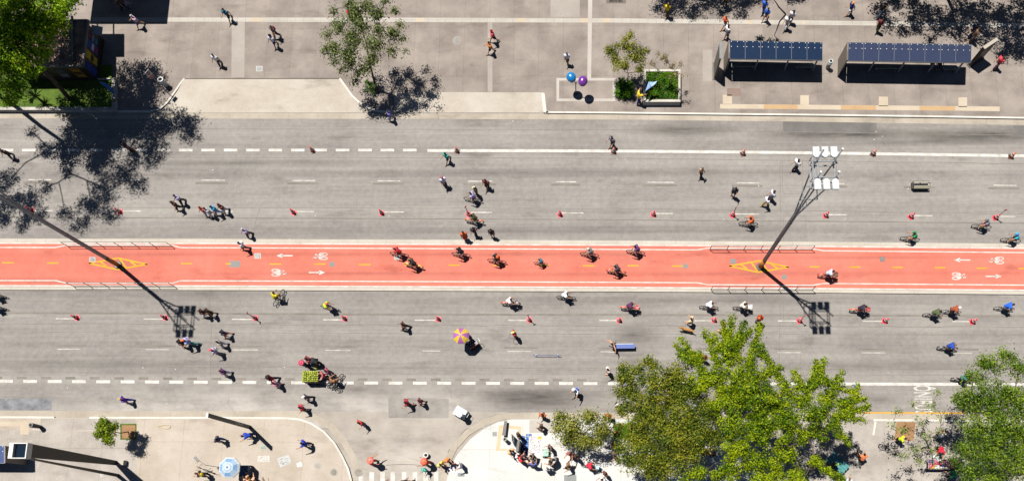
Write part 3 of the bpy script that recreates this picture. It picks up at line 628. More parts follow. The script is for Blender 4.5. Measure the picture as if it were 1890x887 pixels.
# a spiky garden palm by the low wall
g = empty('garden_palm'); tag(g, 'spiky dark garden palm in the lawn behind the white wall', 'palm')
b = G(80, 188, .3); s = MB(); s.tube([b, b+Vector((-.05, 0, .9))], [.09, .07], 8); s.build('trunk', bark, g)
s = MB(); rnd = random.Random(3)
for k in range(60):
    a = rnd.uniform(0, 6.28); e = rnd.uniform(-.2, 1.2); d = Vector((math.cos(a)*math.cos(e), math.sin(a)*math.cos(e), math.sin(e))); c0 = b+Vector((-.05, 0, .9))
    n = Vector((-math.sin(a), math.cos(a), 0))*.03; s.add([c0+n, c0-n, c0+d*.6-n*.8, c0+d*.95-Vector((0, 0, .12)), c0+d*.6+n*.8], [(0, 1, 2, 3, 4)])
s.build('crown', leaf_mat('leaf_palm', '#1e3510', '#2f4a18', '#486020'), g)
g = empty('flowering_shrub'); tag(g, 'yellow flowering shrub at the corner of the garden wall', 'shrub')
MB().tube([G(211, 186, .3), G(211, 186, .9)], .03).build('stems', bark, g); leaves('flowers', [(G(211, 184, .9), .26)], leaf_mat('petals', '#8a6a10', '#d0a018', '#f0c830'), g, 180, .09, 3, 3, .1)
g = empty('flower_bed_plants'); tag(g, 'red and green bedding plants under the olive tree by the kerb', 'plants')
MB().tube([G(1150, 795, .1), G(1150, 795, .5)], .02).build('stems', bark, g)
leaves('foliage', [(G(x, y, .35), .35) for x in range(1136, 1176, 9) for y in range(784, 812, 8)], L_BUSH, g, 70, .11, 3, 5, .15, .5)
leaves('flowers', [(G(x, y, .5), .2) for x, y in ((1140, 800), (1152, 806), (1165, 790), (1146, 788))], leaf_mat('red_petals', '#8a3010', '#c85020', '#e88040'), g, 90, .08, 3, 6, .1)

# ------------------------------------------------------------------ newsstand, shelters, totems
m_gmetal = mat('#6b6862', .5, .3); m_blk = mat('#151312', .5); m_brown = mat('#3e2c24', .5, .2); m_dkm = mat('#b4b8bc', .6, 0)
m_white2 = mat('#f4f2ec', .5); m_steel = mat('#a9aeb2', .4, .5); m_glass = mat('#1c2c3c', .08)
g = empty('newsstand'); tag(g, 'brown metal newsstand with posters on its walls and dry leaves on the roof', 'newsstand')
A = G(148, 118, 2.7); TL = G(148, 40, 2.7); X0 = G(10, 118, 2.7).x
s = MB(); s.prism([(X0, A.y), (A.x, A.y), (A.x, TL.y), (X0, TL.y)], .14, 2.55); s.build('wall', m_brown, g)
s = MB(); s.prism([(X0-.1, A.y-.1), (A.x+.1, A.y-.1), (A.x+.1, TL.y+.1), (X0-.1, TL.y+.1)], 2.553, 2.62); s.build('roof', ground_mat('leaf_litter', '#6e5648', '#b89a88', big=1.2, fine=6), g)
s = MB(); rh = .2
for (x0, y0, x1, y1) in ((X0-.2, A.y-.25, A.x+.2, A.y-.1), (A.x+.1, A.y-.1, A.x+.25, TL.y+.2), (X0-.2, TL.y+.1, A.x+.1, TL.y+.25)): s.prism([(x0, y0), (x1, y0), (x1, y1), (x0, y1)], 2.5, 2.5+rh)
s.build('parapet', m_gmetal, g)
s = MB(); s.bar(G(133, 30, 2.7)+Vector((0, 0, 0)), G(135, 112, 2.7), .14, .14); s.build('roof_duct', m_gmetal, g)
def poster(x, y, z, wd, h, face, cols, parent, name='poster'):
    """flat poster on a wall; face 'E' or 'S'; cols: list of hex, stacked bands"""
    s = MB(); n = len(cols)-1; e = .015
    def q(u0, u1, v0, v1, d, mi):
        if face == 'E': s.box((x+d/2, y+(u0+u1)/2*wd, z+(v0+v1)/2*h), (d, (u1-u0)*wd, (v1-v0)*h), mi=mi)
        else: s.box((x+(u0+u1)/2*wd, y-d/2, z+(v0+v1)/2*h), ((u1-u0)*wd, d, (v1-v0)*h), mi=mi)
    q(-.5, .5, 0, 1, .02, 0)
    for i in range(n): q(-.4, .4, .08+i*.86/n, .08+(i+.7)*.86/n, .03+.002*i, i+1)
    return s.build(name, [mat(c) for c in cols], parent)
for i, cols in enumerate((['#c8b040', '#e8c030', '#402818', '#e8c030'], ['#3a62b0', '#b83048', '#e0e0e8', '#3060a8'], ['#2a4060', '#4a90b0', '#8898b0', '#a84050'], ['#1c3a80', '#2448a0', '#2448a0'])):
    poster(A.x, A.y+[1.5, 2.55, 3.4, .45][i], .5+[.2, .3, .4, .1][i], .8, 1.5, 'E', cols, g)
for i, cols in enumerate((['#b08028', '#d8a020', '#503018', '#d8a020'], ['#585450', '#b0a498', '#787068'], ['#584838', '#908478', '#5a3c30'])):
    poster(A.x-[1.1, 2.6, 4.2][i], A.y, .8, .9, 1.3, 'S', cols, g)
s = MB(); s.box((A.x+.5, TL.y-.3, 1.9), (.9, .9, .05), rot=Euler((0, .35, 0)).to_matrix()); s.build('awning', m_steel, g)
# unseen canopies added past the top edge to cast shadows on the upper pavement
for (px0, px1, y, h, lab) in ((147, 288, 27, 4.5, 'unseen flat canopy added to cast the square shadow at the top left'), (1530, 2100, -16, 3.0, 'unseen long canopy added to cast the dark strip along the top right edge')):
    g = empty('canopy'); tag(g, lab, 'canopy')
    a, b = G(px0, y, 0), G(px1, y, 0); s = MB(); s.prism([(a.x, a.y), (b.x, b.y), (b.x, b.y+9), (a.x, a.y+9)], h-.2, h); s.build('roof', m_steel, g)
    for x in (a.x+.5, b.x-.5):
        for yy in (a.y+2.5, a.y+8.5): MB().tube([(x, yy, .1), (x, yy, h-.2)], .1).build('post', m_gmetal, g)
g = empty('shadow_slab'); tag(g, 'unseen high slab added beyond the top edge to shade the pavement beside the newsstand', 'canopy')  # unseen slab on beams, added and shaped to cast the newsstand's dark side shadow
q = [S(178, 66, 9), S(232, 66, 9), S(232, 108, 9), S(217, 108, 9), S(217, 146, 9), S(178, 146, 9)]; MB().prism([(p.x, p.y) for p in q], 8.8, 9).build('roof', m_steel, g)
for x in (182, 212): p, q = S(x, 67, 8.9), S(x, -90, 8.9); MB().bar(p, q, .12).build('beam', m_gmetal, g); MB().tube([(q.x, q.y, 0), (q.x, q.y, 8.9)], .15).build('post', m_gmetal, g)
def shelter(lab, roof, gables, seed):
    g = empty('bus_shelter'); tag(g, lab, 'bus shelter')
    h = 2.5; (x0, y0), (x1, y1), (x2, y2), (x3, y3) = roof    # TL TR BR BL
    P = [G(x, y, h) for x, y in roof]
    n = max(1, round((P[1]-P[0]).length/1.32)); gm = mat(['#263854', '#263854', '#414a66', '#5a6a98'][seed], .16)
    for i in range(n):
        s = MB(); a, b = i/n+.0005, (i+1)/n-.0005
        q = [P[0].lerp(P[1], a), P[0].lerp(P[1], b), P[3].lerp(P[2], b), P[3].lerp(P[2], a)]
        s.prism([(p.x, p.y) for p in q], h-.03, h); s.build('roof_pane', gm, g)
    s = MB()
    for i in range(n+1): s.bar(P[0].lerp(P[1], i/n)+Vector((0, 0, .006)), P[3].lerp(P[2], i/n)+Vector((0, 0, .006)), .028, .01)
    s.bar(P[0]-Vector((0, 0, .08)), P[1]-Vector((0, 0, .08)), .08, .08); s.bar(P[3]-Vector((0, 0, .08)), P[2]-Vector((0, 0, .08)), .08, .08); s.build('roof_frame', m_steel, g)
    for i in range(n):
        for u in (.1, .5, .9):
            for v in (.05, .33):
                s = MB(); p = P[0].lerp(P[1], (i+u)/n).lerp(P[3].lerp(P[2], (i+u)/n), v); s.lathe((p.x, p.y, h), [(.04, 0), (.04, .015)], 8); s.build('roof_fitting', m_white2, g)
    # posts and back panel stand towards the back (top) side
    for i in range(0, n+1, 2):
        p = P[3].lerp(P[2], min(max(i/n, .03), .97)).lerp(P[0].lerp(P[1], i/n), .35); MB().box((p.x, p.y, 1.3), (.1, .12, 2.3)).build('post', m_dkm, g)
    a, b = P[3].lerp(P[0], .8), P[2].lerp(P[1], .8); MB().prism([(a.x+.2, a.y), (b.x-.2, b.y), (b.x-.2, b.y+.05), (a.x+.2, a.y+.05)], .35, 2.35).build('back_panel', m_glass, g)
    for side in gables:
        p0, p1 = (P[3], P[0]) if side == 'L' else (P[2], P[1]); sx = -1 if side == 'L' else 1
        MB().prism([(p0.x+sx*.06, p0.y+.0), (p0.x+sx*.12, p0.y), (p1.x+sx*.12, p1.y), (p1.x+sx*.06, p1.y)], .15, 2.55).build('end_wall', mat('#8d7f70', .6), g)
    return g, P
g1, P1 = shelter('left bus shelter with a blue glass roof beside the grey slab totem', [(1347, 75), (1518, 78.5), (1518, 110.5), (1347, 108.5)], 'L', 1)
g2, P2 = shelter('longer bus shelter with a violet blue glass roof at the right, beside the diagonal totem', [(1566, 78.5), (1793, 82.5), (1792, 115), (1565, 111.5)], 'L', 2)
for lab, x0, x1, y in (('pale bench under the left half of the left shelter', 1349, 1396, 120.5), ('pale bench under the right half of the left shelter', 1467, 1503, 121.5), ('pale bench under the left half of the longer shelter', 1614, 1660, 124), ('pale bench under the right half of the longer shelter', 1741, 1767, 125.5)):
    g = empty('bench'); tag(g, lab, 'bench', 'benches under the bus shelters')
    a, b = G(x0, y, .55), G(x1, y, .55); MB().bar(a, b, .32, .06).build('seat', mat('#b9bda8', .5), g)
    for t_ in (.12, .88): p = a.lerp(b, t_); MB().box((p.x, p.y, .33), (.08, .3, .38)).build('leg', m_steel, g)
def totem(name, lab, cat, a, b, h, th, m, capm=None, extra=None):
    g = empty(name); tag(g, lab, cat)
    d = (b-a); d.z = 0; L = d.length; ang = math.atan2(d.y, d.x); c = (a+b)/2
    MB().box((c.x, c.y, .13+h/2), (L, th, h), ang).build('panel', m, g)
    MB().box((c.x, c.y, .13+h+.02), (L+.02, th+.02, .035), ang).build('cap', capm or m, g)
    MB().box((c.x, c.y, .16), (L+.2, th+.2, .06), ang).build('foot', m_gmetal, g)
    return g, c, ang
totem('information_slab', 'tall dark grey slab totem standing left of the left bus shelter', 'totem', G(1319, 118, .13), G(1319, 146, .13), 2.9, .16, m_gmetal, m_steel)
totem('information_slab', 'slab totem with a pale top set diagonally right of the longer shelter', 'totem', G(1788, 122, .13), G(1812, 106, .13), 2.5, .28, m_brown, mat('#c9bdac', .6))
# slim sign pylon, lower left
a = G(383, 765.5, 7.0)
g = empty('pylon_sign'); tag(g, 'tall slim black pylon with a white top edge beside the lower left kerb', 'pylon')
MB().box((a.x, a.y, 3.6), (.14, .32, 6.9)).build('panel', m_blk, g)
MB().box((a.x, a.y, 7.06), (.17, .36, .03)).build('cap', m_white2, g)
s = MB()
for z0 in (1.6, 1.85, 2.1, 2.35, 2.6): s.box((a.x+.073, a.y+.02, z0), (.01, .16, .12))
s.build('sign_panel', m_white2, g)
# clock totem with open twin blades
A_, B_ = G(36, 831, 10.3), G(212, 853, .13)
g = empty('clock_totem'); tag(g, 'very tall dark brown totem with a white framed black top', 'totem')
cx, cy = A_.x, A_.y; hw, hd = .62, .5
MB().box((cx+.05, cy, 10.1), (1.0, .95, .25)).build('screen_recess', m_glass, g)
s = MB(); s.box((cx-.52, cy, 10.2), (.3, 1.12, .5)); s.box((cx+.6, cy, 10.2), (.07, 1.12, .5)); s.box((cx+.1, cy+.53, 10.2), (.93, .06, .5)); s.box((cx+.1, cy-.53, 10.2), (.93, .06, .5)); s.build('head_frame', m_white2, g)
x1 = cx+.6
s = MB(); s.add([(x1, cy+.53, 9.9), (x1, cy-.45, 9.9), (x1, cy-.12-.1, .13), (x1, cy+.12, .13), (x1-.35, cy+.53, 9.9), (x1-.35, cy-.45, 9.9), (x1-.35, cy-.22, .13), (x1-.35, cy+.12, .13)],
          [(0, 1, 2, 3), (7, 6, 5, 4), (0, 3, 7, 4), (1, 5, 6, 2), (0, 4, 5, 1), (3, 2, 6, 7)]); s.build('front_blade', mat('#1a1310', .55), g)
s = MB(); s.add([(x1, cy-.47, 9.9), (x1, cy-.58, 9.9), (x1, cy-.66-.55, .13), (x1, cy-.95, .13), (x1-.2, cy-.47, 9.9), (x1-.2, cy-.58, 9.9), (x1-.2, cy-1.21, .13), (x1-.2, cy-.95, .13)],
          [(0, 1, 2, 3), (7, 6, 5, 4), (0, 3, 7, 4), (1, 5, 6, 2), (0, 4, 5, 1), (3, 2, 6, 7)]); s.build('rear_blade', mat('#33201a', .5), g)
MB().box((x1+.35, cy-.02, .4), (.5, .4, .5)).build('base_box', mat('#cdc5b4', .7), g)
# shelter at the far lower left edge
shelter('bus shelter roof corner cut off by the lower left edge', [(-180, 821), (8, 822), (8, 853), (-180, 852)], 'R', 3)

# ------------------------------------------------------------------ lighting masts
def mast(lab, px, py, zs=1.0, ry=0.0):
    b = G(px, py, .13); g = empty('lighting_mast', (b.x, b.y, .13)); g.scale = (1, 1, zs); g.rotation_euler = (0, ry, 0); tag(g, lab, 'lamp post', 'floodlight masts on the cycle path')
    MB().tube([(0, 0, 0), (0, 0, 1.5)], .2, 16).build('painted_base', mat('#e08a28', .6), g, True)
    MB().lathe((0, 0, 0), [(.36, 0), (.36, .06), (.29, .1)], 16).build('foot', m_gmetal, g)
    ft = [(-.55, -.5), (.6, -.5), (-.55, .6), (.6, .6)]
    for k, (x, y) in enumerate(ft):
        u, v = (.07 if x > 0 else -.07), (.07 if y > 0 else -.07)
        hh = 18.9 if y > 0 else 18.1
        s = MB(); s.tube([(u, v, 1.5), (u, v, 10.8), (x, y, 16.4), (x, y, hh)], [.075, .065, .055, .055], 8); t = s.build('tube', m_dkm, g, True)
        MB().lathe((x, y, hh), [(.075, 0), (.075, .03)], 8).build('tube_cap', m_white2, t)
    MB().box((0, 0, 6), (.26, .26, .12)).build('clamp', m_gmetal, g); MB().box((0, 0, 9.4), (.26, .26, .14)).build('clamp', m_gmetal, g)
    s = MB()
    for z in (12.6, 14.2): 
        e = .25 if z < 13 else .48
        for q in (((-e, -e), (e, -e)), ((e, -e), (e, e)), ((e, e), (-e, e)), ((-e, e), (-e, -e))): s.bar((*q[0], z), (*q[1], z), .05)
    s.build('bracing', m_steel, g)
    s = MB()
    for z in (16.8, 17.4):
        X0, X1, Y0, Y1 = -.8, .75, -1.0, .95
        for q in (((X0, Y0), (X1, Y0)), ((X1, Y0), (X1, Y1)), ((X1, Y1), (X0, Y1)), ((X0, Y1), (X0, Y0)), ((X0, -.5), (X1, -.5)), ((X0, .6), (X1, .6)), ((.1, Y0), (.1, -.5)), ((X0+.3, Y0), (X0+.3, Y1))): s.bar((*q[0], z), (*q[1], z), .065)
    for x in (-.8, .75):
        for y in (-1.0, -.5, .6, .95): s.bar((x, y, 16.8), (x, y, 17.4), .05)
    s.build('lamp_rack', mat('#c8ccd0', .35, .4), g)
    for y, x0 in ((1.2, -.6), (-1.12, -.62)):
        for k in range(3):
            x = x0+k*.57; s = MB(); sg = 1 if y > 0 else -1
            zc = 17.55
            s.box((x, y, zc), (.42, .6, .12)); s.prism([(x-.21, y-.3*sg), (x+.21, y-.3*sg), (x+.08, y-.43*sg), (x-.08, y-.43*sg)], zc-.06, zc+.06)
            f = s.build('floodlight', mat('#eef2f3', .35), g)
            MB().box((x, y+.05*sg, zc-.075), (.34, .42, .03)).build('lens', m_steel, f)
mast('tall floodlight mast on the right yellow diamond, lamp rack over the upper road', 1403, 492.5)
mast('tall floodlight mast on the left yellow diamond, its head outside the picture', 218, 489, 1.13, .04)

# ------------------------------------------------------------------ railings along the cycle path
def railing(lab, x0, x1, y, n, lean=0):
    g = empty('railing'); tag(g, lab, 'railing', 'black railings along the cycle path')
    a, b = G(x0, y, .13), G(x1, y, .13); mm = mat('#2c2624', .5)
    for i in range(n+1):
        p = a.lerp(b, i/n); MB().tube([(p.x, p.y, .13), (p.x, p.y, 1.12)], .03, 6).build('post', mm, g)
    for z in (.28, 1.12): MB().tube([(a.x, a.y, z), (b.x, b.y, z)], .027, 6).build('rail', mm, g)
railing('black railing on the left upper edge of the cycle path', 126, 318, 454.5, 6)
railing('black railing on the left lower edge of the cycle path', 136, 322, 528, 6)
railing('black railing on the right upper edge of the cycle path under the mast', 1310, 1498, 461, 6)
railing('black railing on the right lower edge of the cycle path', 1312, 1499, 535, 6)
# ------------------------------------------------------------------ covers and small ground things
def plate(lab, pts, h='#b9bdba', z=.136, name='utility_cover', cat='cover', inner='#9fa3a0', grp='utility covers'):
    g = empty(name); tag(g, lab, cat, grp)
    P = W(pts, z); c = sum(P, Vector())/len(P); s = MB(); s.add(P, [tuple(range(len(P)))]); s.build('frame', ground_mat('cv'+h, h, h, big=2, fine=9), g)
    s = MB(); s.add([c+(p-c)*.72+Vector((0, 0, .004)) for p in P], [tuple(range(len(P)))]); s.build('lid', ground_mat('cl'+inner, inner, h, big=3, fine=12), g)
def rect(cx, cy, a, b): return [(cx-a/2, cy-b/2), (cx+a/2, cy-b/2), (cx+a/2, cy+b/2), (cx-a/2, cy+b/2)]
def circ(cx, cy, r): return [(cx+r*math.cos(i*math.pi/10), cy+r*math.sin(i*math.pi/10)) for i in range(20)]
plate('pale square cover in the upper pavement above the left driveway', rect(478.5, 127, 12, 10), '#d8d8d2')
plate('round iron cover in the upper pavement left of the couple in pink and orange', circ(843, 75, 7.5), '#b8b2aa', inner='#a39d95', name='manhole_cover')
plate('pale square cover beside the left yellow diamond', rect(170.5, 478.5, 12, 9), '#d6d0cc', .1405)
plate('pale square cover left of the painted left-pointing arrow', rect(475.5, 472, 12, 10), '#e0d8d2', .1405)
plate('grey worn rectangular cover under a yellow dash of the cycle path', rect(433.5, 487, 20, 12), '#a8a29c', .1325)
plate('small grey cover right of the painted bicycles on the left', rect(613, 487.5, 9, 9), '#a49e98', .1325)
plate('pale cover beneath the red-shirted rider on the cycle path', rect(733, 475, 11, 8), '#d8d2cc', .1405)
plate('small grey cover at the end of a yellow dash right of the orange bicycle', rect(1265, 490.5, 9, 8), '#a8a098', .1405)
plate('grey square cover above the left tip of the right diamond', rect(1353, 482, 11, 9), '#a49c96', .1325)
plate('grey square cover below the right diamond', rect(1447.5, 511, 9, 9), '#a49c96', .1325)
plate('dark grey square cover in the upper half of the right cycle path', rect(1628.5, 478, 9, 9), '#8e8884', .1325)
plate('pale green square plate below the slim black pylon shadow', rect(486, 824.5, 12, 9), '#c9cfbf')
plate('round iron cover in the lower left pavement nearest the papers', circ(586.5, 858.5, 7.5), '#cfc8bb', inner='#b8b0a4', name='manhole_cover')
plate('round iron cover in the lower left pavement nearest the kerb curve', circ(616, 870.5, 7.5), '#c2bbae', inner='#8f897f', name='manhole_cover')
plate('round iron cover in the side road by the zebra crossing', circ(661.5, 871, 7.8), '#b5ada0', .0095, inner='#8f897f', name='manhole_cover')
plate('grey grate in the white plaza left of the tactile frame', rect(913, 800, 8.5, 8.5), '#b9bab8', .1385)
plate('grey grate beside the white cloth on the plaza corner', rect(851, 875, 12.5, 7), '#aeb2b2', .1385)
plate('large grey grate at the bottom edge of the white plaza', rect(1052.5, 882, 23, 13), '#a8a8a6', .1385)
plate('small white square plate on the lower left pavement near the brown totem', rect(188, 876.5, 5.5, 5), '#f4f0e8', .1385)
plate('black square pit at the top edge of the upper pavement', rect(1137, 0, 36, 13), '#857c74', .1375, inner='#141414')
def paper(lab, poly, z, cols, marks, name='poster_sheet', cat='poster', grp=None):
    """flat sheet on the ground: marks are (u0, v0, u1, v1, colour index)"""
    P = W(poly, z); s = MB(); up_ = Vector((0, 0, .003))
    s.add(P, [(0, 1, 2, 3)])
    for i, (u0, v0, u1, v1, c) in enumerate(marks):
        f = lambda u, v: (P[0].lerp(P[1], u)).lerp(P[3].lerp(P[2], u), v)+up_*(1+(i % 3)*.5)
        s.add([f(u0, v0), f(u1, v0), f(u1, v1), f(u0, v1)], [(0, 1, 2, 3)], c)
    o = s.build(name, [mat(c) for c in cols]); tag(o, lab, cat, grp); return o
rnd = random.Random(11)
def scrib(n, k, w_=.06, h_=.05): return [(lambda u, v, c: (u, v, u+rnd.uniform(.4, 1.5)*w_, v+rnd.uniform(.5, 1.4)*h_, c))(rnd.uniform(.05, .9), rnd.uniform(.06, .88), rnd.randint(1, k)) for _ in range(n)]
paper('blue printed sheet with white pictures spread on the plaza', [(963, 803), (976, 806), (974.5, 840.5), (961.5, 836)], .142, ['#2a62b8', '#7fb0e0', '#e8eef4', '#3a7fc8', '#8b4fa0'], [(.1+.3*i, .05+.12*j, .34+.3*i, .14+.12*j, (i+j*2) % 4+1) for i in range(3) for j in range(8)])
paper('white sheet dotted with many small coloured drawings on the plaza', [(977, 800), (1001, 803), (999, 840), (976, 838)], .142, ['#f6f4f2', '#c05a9a', '#3a6ab8', '#e0b030', '#6a8fc8', '#806a60', '#b8404a'], scrib(130, 6, .035, .03))
paper('small blue sheet above the drawings on the plaza', rect(976, 802, 10.5, 4.5), .148, ['#4a74c0', '#dfe8f4', '#2f55a0'], scrib(14, 2, .1, .2))
paper('small yellow sheet among the drawings on the plaza', rect(996, 807, 7, 5), .148, ['#f4d84c', '#e8c030'], [(.1, .2, .9, .4, 1)])
paper('pale lettered sheet left of the tilted one on the lower left pavement', rect(486.5, 846, 22, 11), .137, ['#ece6de', '#a8a49c', '#c8b8a0'], scrib(26, 2, .08, .06))
paper('tilted grey-lettered sheet on the lower left pavement', [(511, 845), (533, 838), (538, 853), (517, 862)], .137, ['#dcdcd8', '#8e9090', '#b8bab8'], scrib(36, 2, .09, .05))
paper('small blank white sheet right of the tilted one', [(547, 854), (556, 851), (558, 859), (549, 861)], .137, ['#fbfaf6', '#f0eee8'], [(.2, .3, .8, .5, 1)])
paper('white cloth with purple scribbles in front of the group at the plaza corner', [(832, 857), (845, 862), (842, 876), (824, 868)], .142, ['#f8f4f6', '#b48ac0', '#7a86b8', '#c8b0c8'], scrib(30, 3), name='painted_cloth', cat='cloth')
# ------------------------------------------------------------------ people
def skin_mesh(verts, edges, radii, sub=1):
    me = D.meshes.new('t'); me.from_pydata([tuple(v) for v in verts], edges, [])
    o = D.objects.new('t', me); COL.objects.link(o)
    md = o.modifiers.new('s', 'SKIN'); md.use_smooth_shade = True
    if not me.skin_vertices: bpy.context.view_layer.update()
    sv = me.skin_vertices[0].data
    for i, r in enumerate(radii): sv[i].radius = r if isinstance(r, tuple) else (r, r); sv[i].use_root = (i == 0)
    sb = o.modifiers.new('u', 'SUBSURF'); sb.levels = sub; sb.render_levels = sub
    bpy.context.view_layer.update(); dg = bpy.context.evaluated_depsgraph_get()
    r = D.meshes.new_from_object(o.evaluated_get(dg)); D.objects.remove(o); D.meshes.remove(me)
    return r
def to_mb(me, mb, mi=0):
    return mb.add([v.co.copy() for v in me.vertices], [tuple(p.vertices) for p in me.polygons], mi)
POSES = {}
def limb_leg(hip, th, kn, splay=0):
    k = hip+Vector((math.sin(th)*.42, math.sin(splay)*.42*(1 if hip.y > 0 else -1), -math.cos(th)*.42))
    a = k+Vector((math.sin(th-kn)*.41, math.sin(splay)*.2*(1 if hip.y > 0 else -1), -math.cos(th-kn)*.41))
    return k, a
def limb_arm(sh, a, o, e, sd):
    d1 = Vector((math.sin(a)*math.cos(o), sd*math.sin(o), -math.cos(a)*math.cos(o)))
    el = sh+d1*.29; a2 = a+e
    d2 = Vector((math.sin(a2)*math.cos(o*.6), sd*math.sin(o*.6), -math.cos(a2)*math.cos(o*.6)))
    return el, el+d2*.25, d2
def make_pose(name, lean=.03, legs=((.35, .1), (-.3, .25)), arms=((-.4, .12, .3), (.4, .12, .4)), splay=0, hip_z=None, hip_x=0, feet_at=None, hands_at=None, headpitch=0):
    hz = hip_z
    hipc = Vector((hip_x, 0, 0))
    H = [Vector((hip_x, .09, 0)), Vector((hip_x, -.09, 0))]
    K, A = [], []
    if feet_at:      # two-bone solve for given ankle points
        for i, sgn in enumerate((1, -1)):
            h = Vector((hip_x, .09*sgn, hz)); a = Vector(feet_at[i]); d = a-h; L = min(d.length, .82); m = h+d*.5
            f = Vector((1, 0, .35)); f = (f-d.normalized()*f.dot(d.normalized())).normalized(); K.append(m+f*math.sqrt(max(0, .0.__add__(.1722-(L/2)**2)))); A.append(a)
        z0 = 0; H = [Vector((hip_x, .09, hz)), Vector((hip_x, -.09, hz))]
    else:
        for i in range(2):
            k, a = limb_leg(H[i], legs[i][0], legs[i][1], splay); K.append(k); A.append(a)
        z0 = .085-min(a.z for a in A)
        for L_ in (H, K, A):
            for q in L_: q.z += z0
    pel = Vector((hip_x, 0, H[0].z+.02))
    ax = Vector((math.sin(lean), 0, math.cos(lean)))
    sp = pel+ax*.2; ch = pel+ax*.42; nk = pel+ax*.53
    hp = lean*.45+headpitch; hx = Vector((math.sin(hp), 0, math.cos(hp)))
    jaw = nk+hx*.075+Vector((.025, 0, 0)); hd = nk+hx*.155+Vector((.02, 0, 0)); tp = nk+hx*.225+Vector((.01, 0, 0))
    SH = [ch+Vector((0, .2, .03)), ch+Vector((0, -.2, .03))]
    EL, WR, HDIR = [], [], []
    for i, sd in enumerate((1, -1)):
        if hands_at:
            wv = Vector(hands_at[i]); d = wv-SH[i]; L = min(d.length, .53); m = SH[i]+d*.5
            f = Vector((-.3, sd*.8, -.7)); f = (f-d.normalized()*f.dot(d.normalized())).normalized()
            el = m+f*math.sqrt(max(0, .0729-(L/2)**2)); EL.append(el); WR.append(SH[i]+d.normalized()*L); HDIR.append((WR[-1]-el).normalized())
        else:
            a, o, e = arms[i]; el, wr, d2 = limb_arm(SH[i], a, o, e, sd); EL.append(el); WR.append(wr); HDIR.append(d2)
    V = [pel, sp, ch, nk, jaw, hd, tp]; E = [(0, 1), (1, 2), (2, 3), (3, 4), (4, 5), (5, 6)]
    Rr = [.12, .11, .12, .062, .08, .115, .07]
    for i in range(2):
        n = len(V); toe = A[i]+Vector((.13, 0, -.045)); V += [H[i], K[i], A[i], toe]; Rr += [.1, .07, .05, .045]; E += [(0, n), (n, n+1), (n+1, n+2), (n+2, n+3)]
    for i in range(2):
        n = len(V); V += [SH[i], EL[i], WR[i]]; Rr += [.07, .055, .036]; E += [(2, n), (n, n+1), (n+1, n+2)]
    b = skin_mesh(V, E, Rr, 1); mb = MB(); to_mb(b, mb)
    ox = Vector((math.cos(hp), 0, -math.sin(hp)))
    mb.tube([hd+ox*.085, hd+ox*.115-hx*.02], [.018, .012], 5)
    for sg in (1, -1): mb.ball(hd+Vector((0, .083*sg, 0)), (.02, .012, .03), 6, 4); mb.ball(hd+ox*.086+Vector((0, .032*sg, .012)), .012, 5, 4, 1)
    mb.box(hd+ox*.086-hx*.045, (.012, .045, .01), mi=1)
    for i, sd in enumerate((1, -1)):
        d = HDIR[i]; s_ = d.cross(Vector((0, 1, 0))).normalized() if abs(d.y) < .9 else Vector((1, 0, 0)); q = d.cross(s_)
        p = WR[i]; mb.tube([p, p+d*.04, p+d*.085], [.026, .036, .034], 6)
        for k, ln in enumerate((.07, .08, .075, .058)):
            o0 = p+d*.08+s_*(-.026+.0175*k); mb.tube([o0, o0+d*ln*.55, o0+d*ln*.9+q*ln*.3*sd], [.0095, .009, .006], 5)
        o0 = p+d*.03+s_*.028; mb.tube([o0, o0+s_*.03+d*.03, o0+s_*.036+d*.062], [.012, .01, .008], 5)
    P_ = {'body': mb.mesh('person', True)}
    # shirt
    V = [pel+ax*(-.07), pel+ax*.08, sp, ch, ch+ax*.085]; E = [(0, 1), (1, 2), (2, 3), (3, 4)]; Rr = [.215, .205, .2, .215, .13]
    for i in range(2): n = len(V); V += [SH[i], SH[i].lerp(EL[i], .8)]; Rr += [.135, .105]; E += [(3, n), (n, n+1)]
    P_['shirt'] = skin_mesh(V, E, Rr, 1)
    for kk, fr_ in (('trousers', .93), ('shorts', 0)):
        V = [pel+ax*.06, pel]; E = [(0, 1)]; Rr = [.185, .2]
        for i in range(2):
            n = len(V)
            if fr_: V += [H[i], K[i], K[i].lerp(A[i], fr_)]; Rr += [.15, .115, .09]; E += [(1, n), (n, n+1), (n+1, n+2)]
            else: V += [H[i], H[i].lerp(K[i], .85)]; Rr += [.155, .14]; E += [(1, n), (n, n+1)]
        P_[kk] = skin_mesh(V, E, Rr, 1)
    V = [pel+ax*.08, pel, pel+Vector((.0, 0, -.28))]; s = MB(); s.tube([pel+ax*.1, pel, (K[0]+K[1])/2+Vector((-.01, 0, .04))], [.15, .17, .235], 14); P_['skirt'] = s.mesh('skirt', True)
    for i in range(2):
        s = MB(); a = A[i]; s.tube([a+Vector((-.07, 0, -.045)), a+Vector((0, 0, -.03)), a+Vector((.1, 0, -.045)), a+Vector((.18, 0, -.055))], [.035, .047, .042, .025], 7)
        P_['shoe%d' % i] = s.mesh('shoe', True)
    s = MB(); c = hd+hx*.035-ox*.018; s.ball(c, (.108, .098, .098), 12, 8); P_['hair'] = s.mesh('hair', True)
    s = MB(); s.ball(c, (.115, .108, .1), 12, 8); s.tube([c-ox*.05+hx*.02, c-ox*.09-hx*.12, c-ox*.1-hx*.3], [.09, .1, .05], 8); P_['long'] = s.mesh('hair', True)
    s = MB(); s.ball(hd+hx*.045, (.115, .105, .09), 12, 8); s.box(hd+ox*.15+hx*.05, (.1, .13, .012), rot=Euler((0, hp, 0)).to_matrix()); P_['cap'] = s.mesh('cap', True)
    s = MB(); s.ball(hd+hx*.055-ox*.01, (.145, .115, .1), 12, 8); P_['helmet'] = s.mesh('helmet', True)
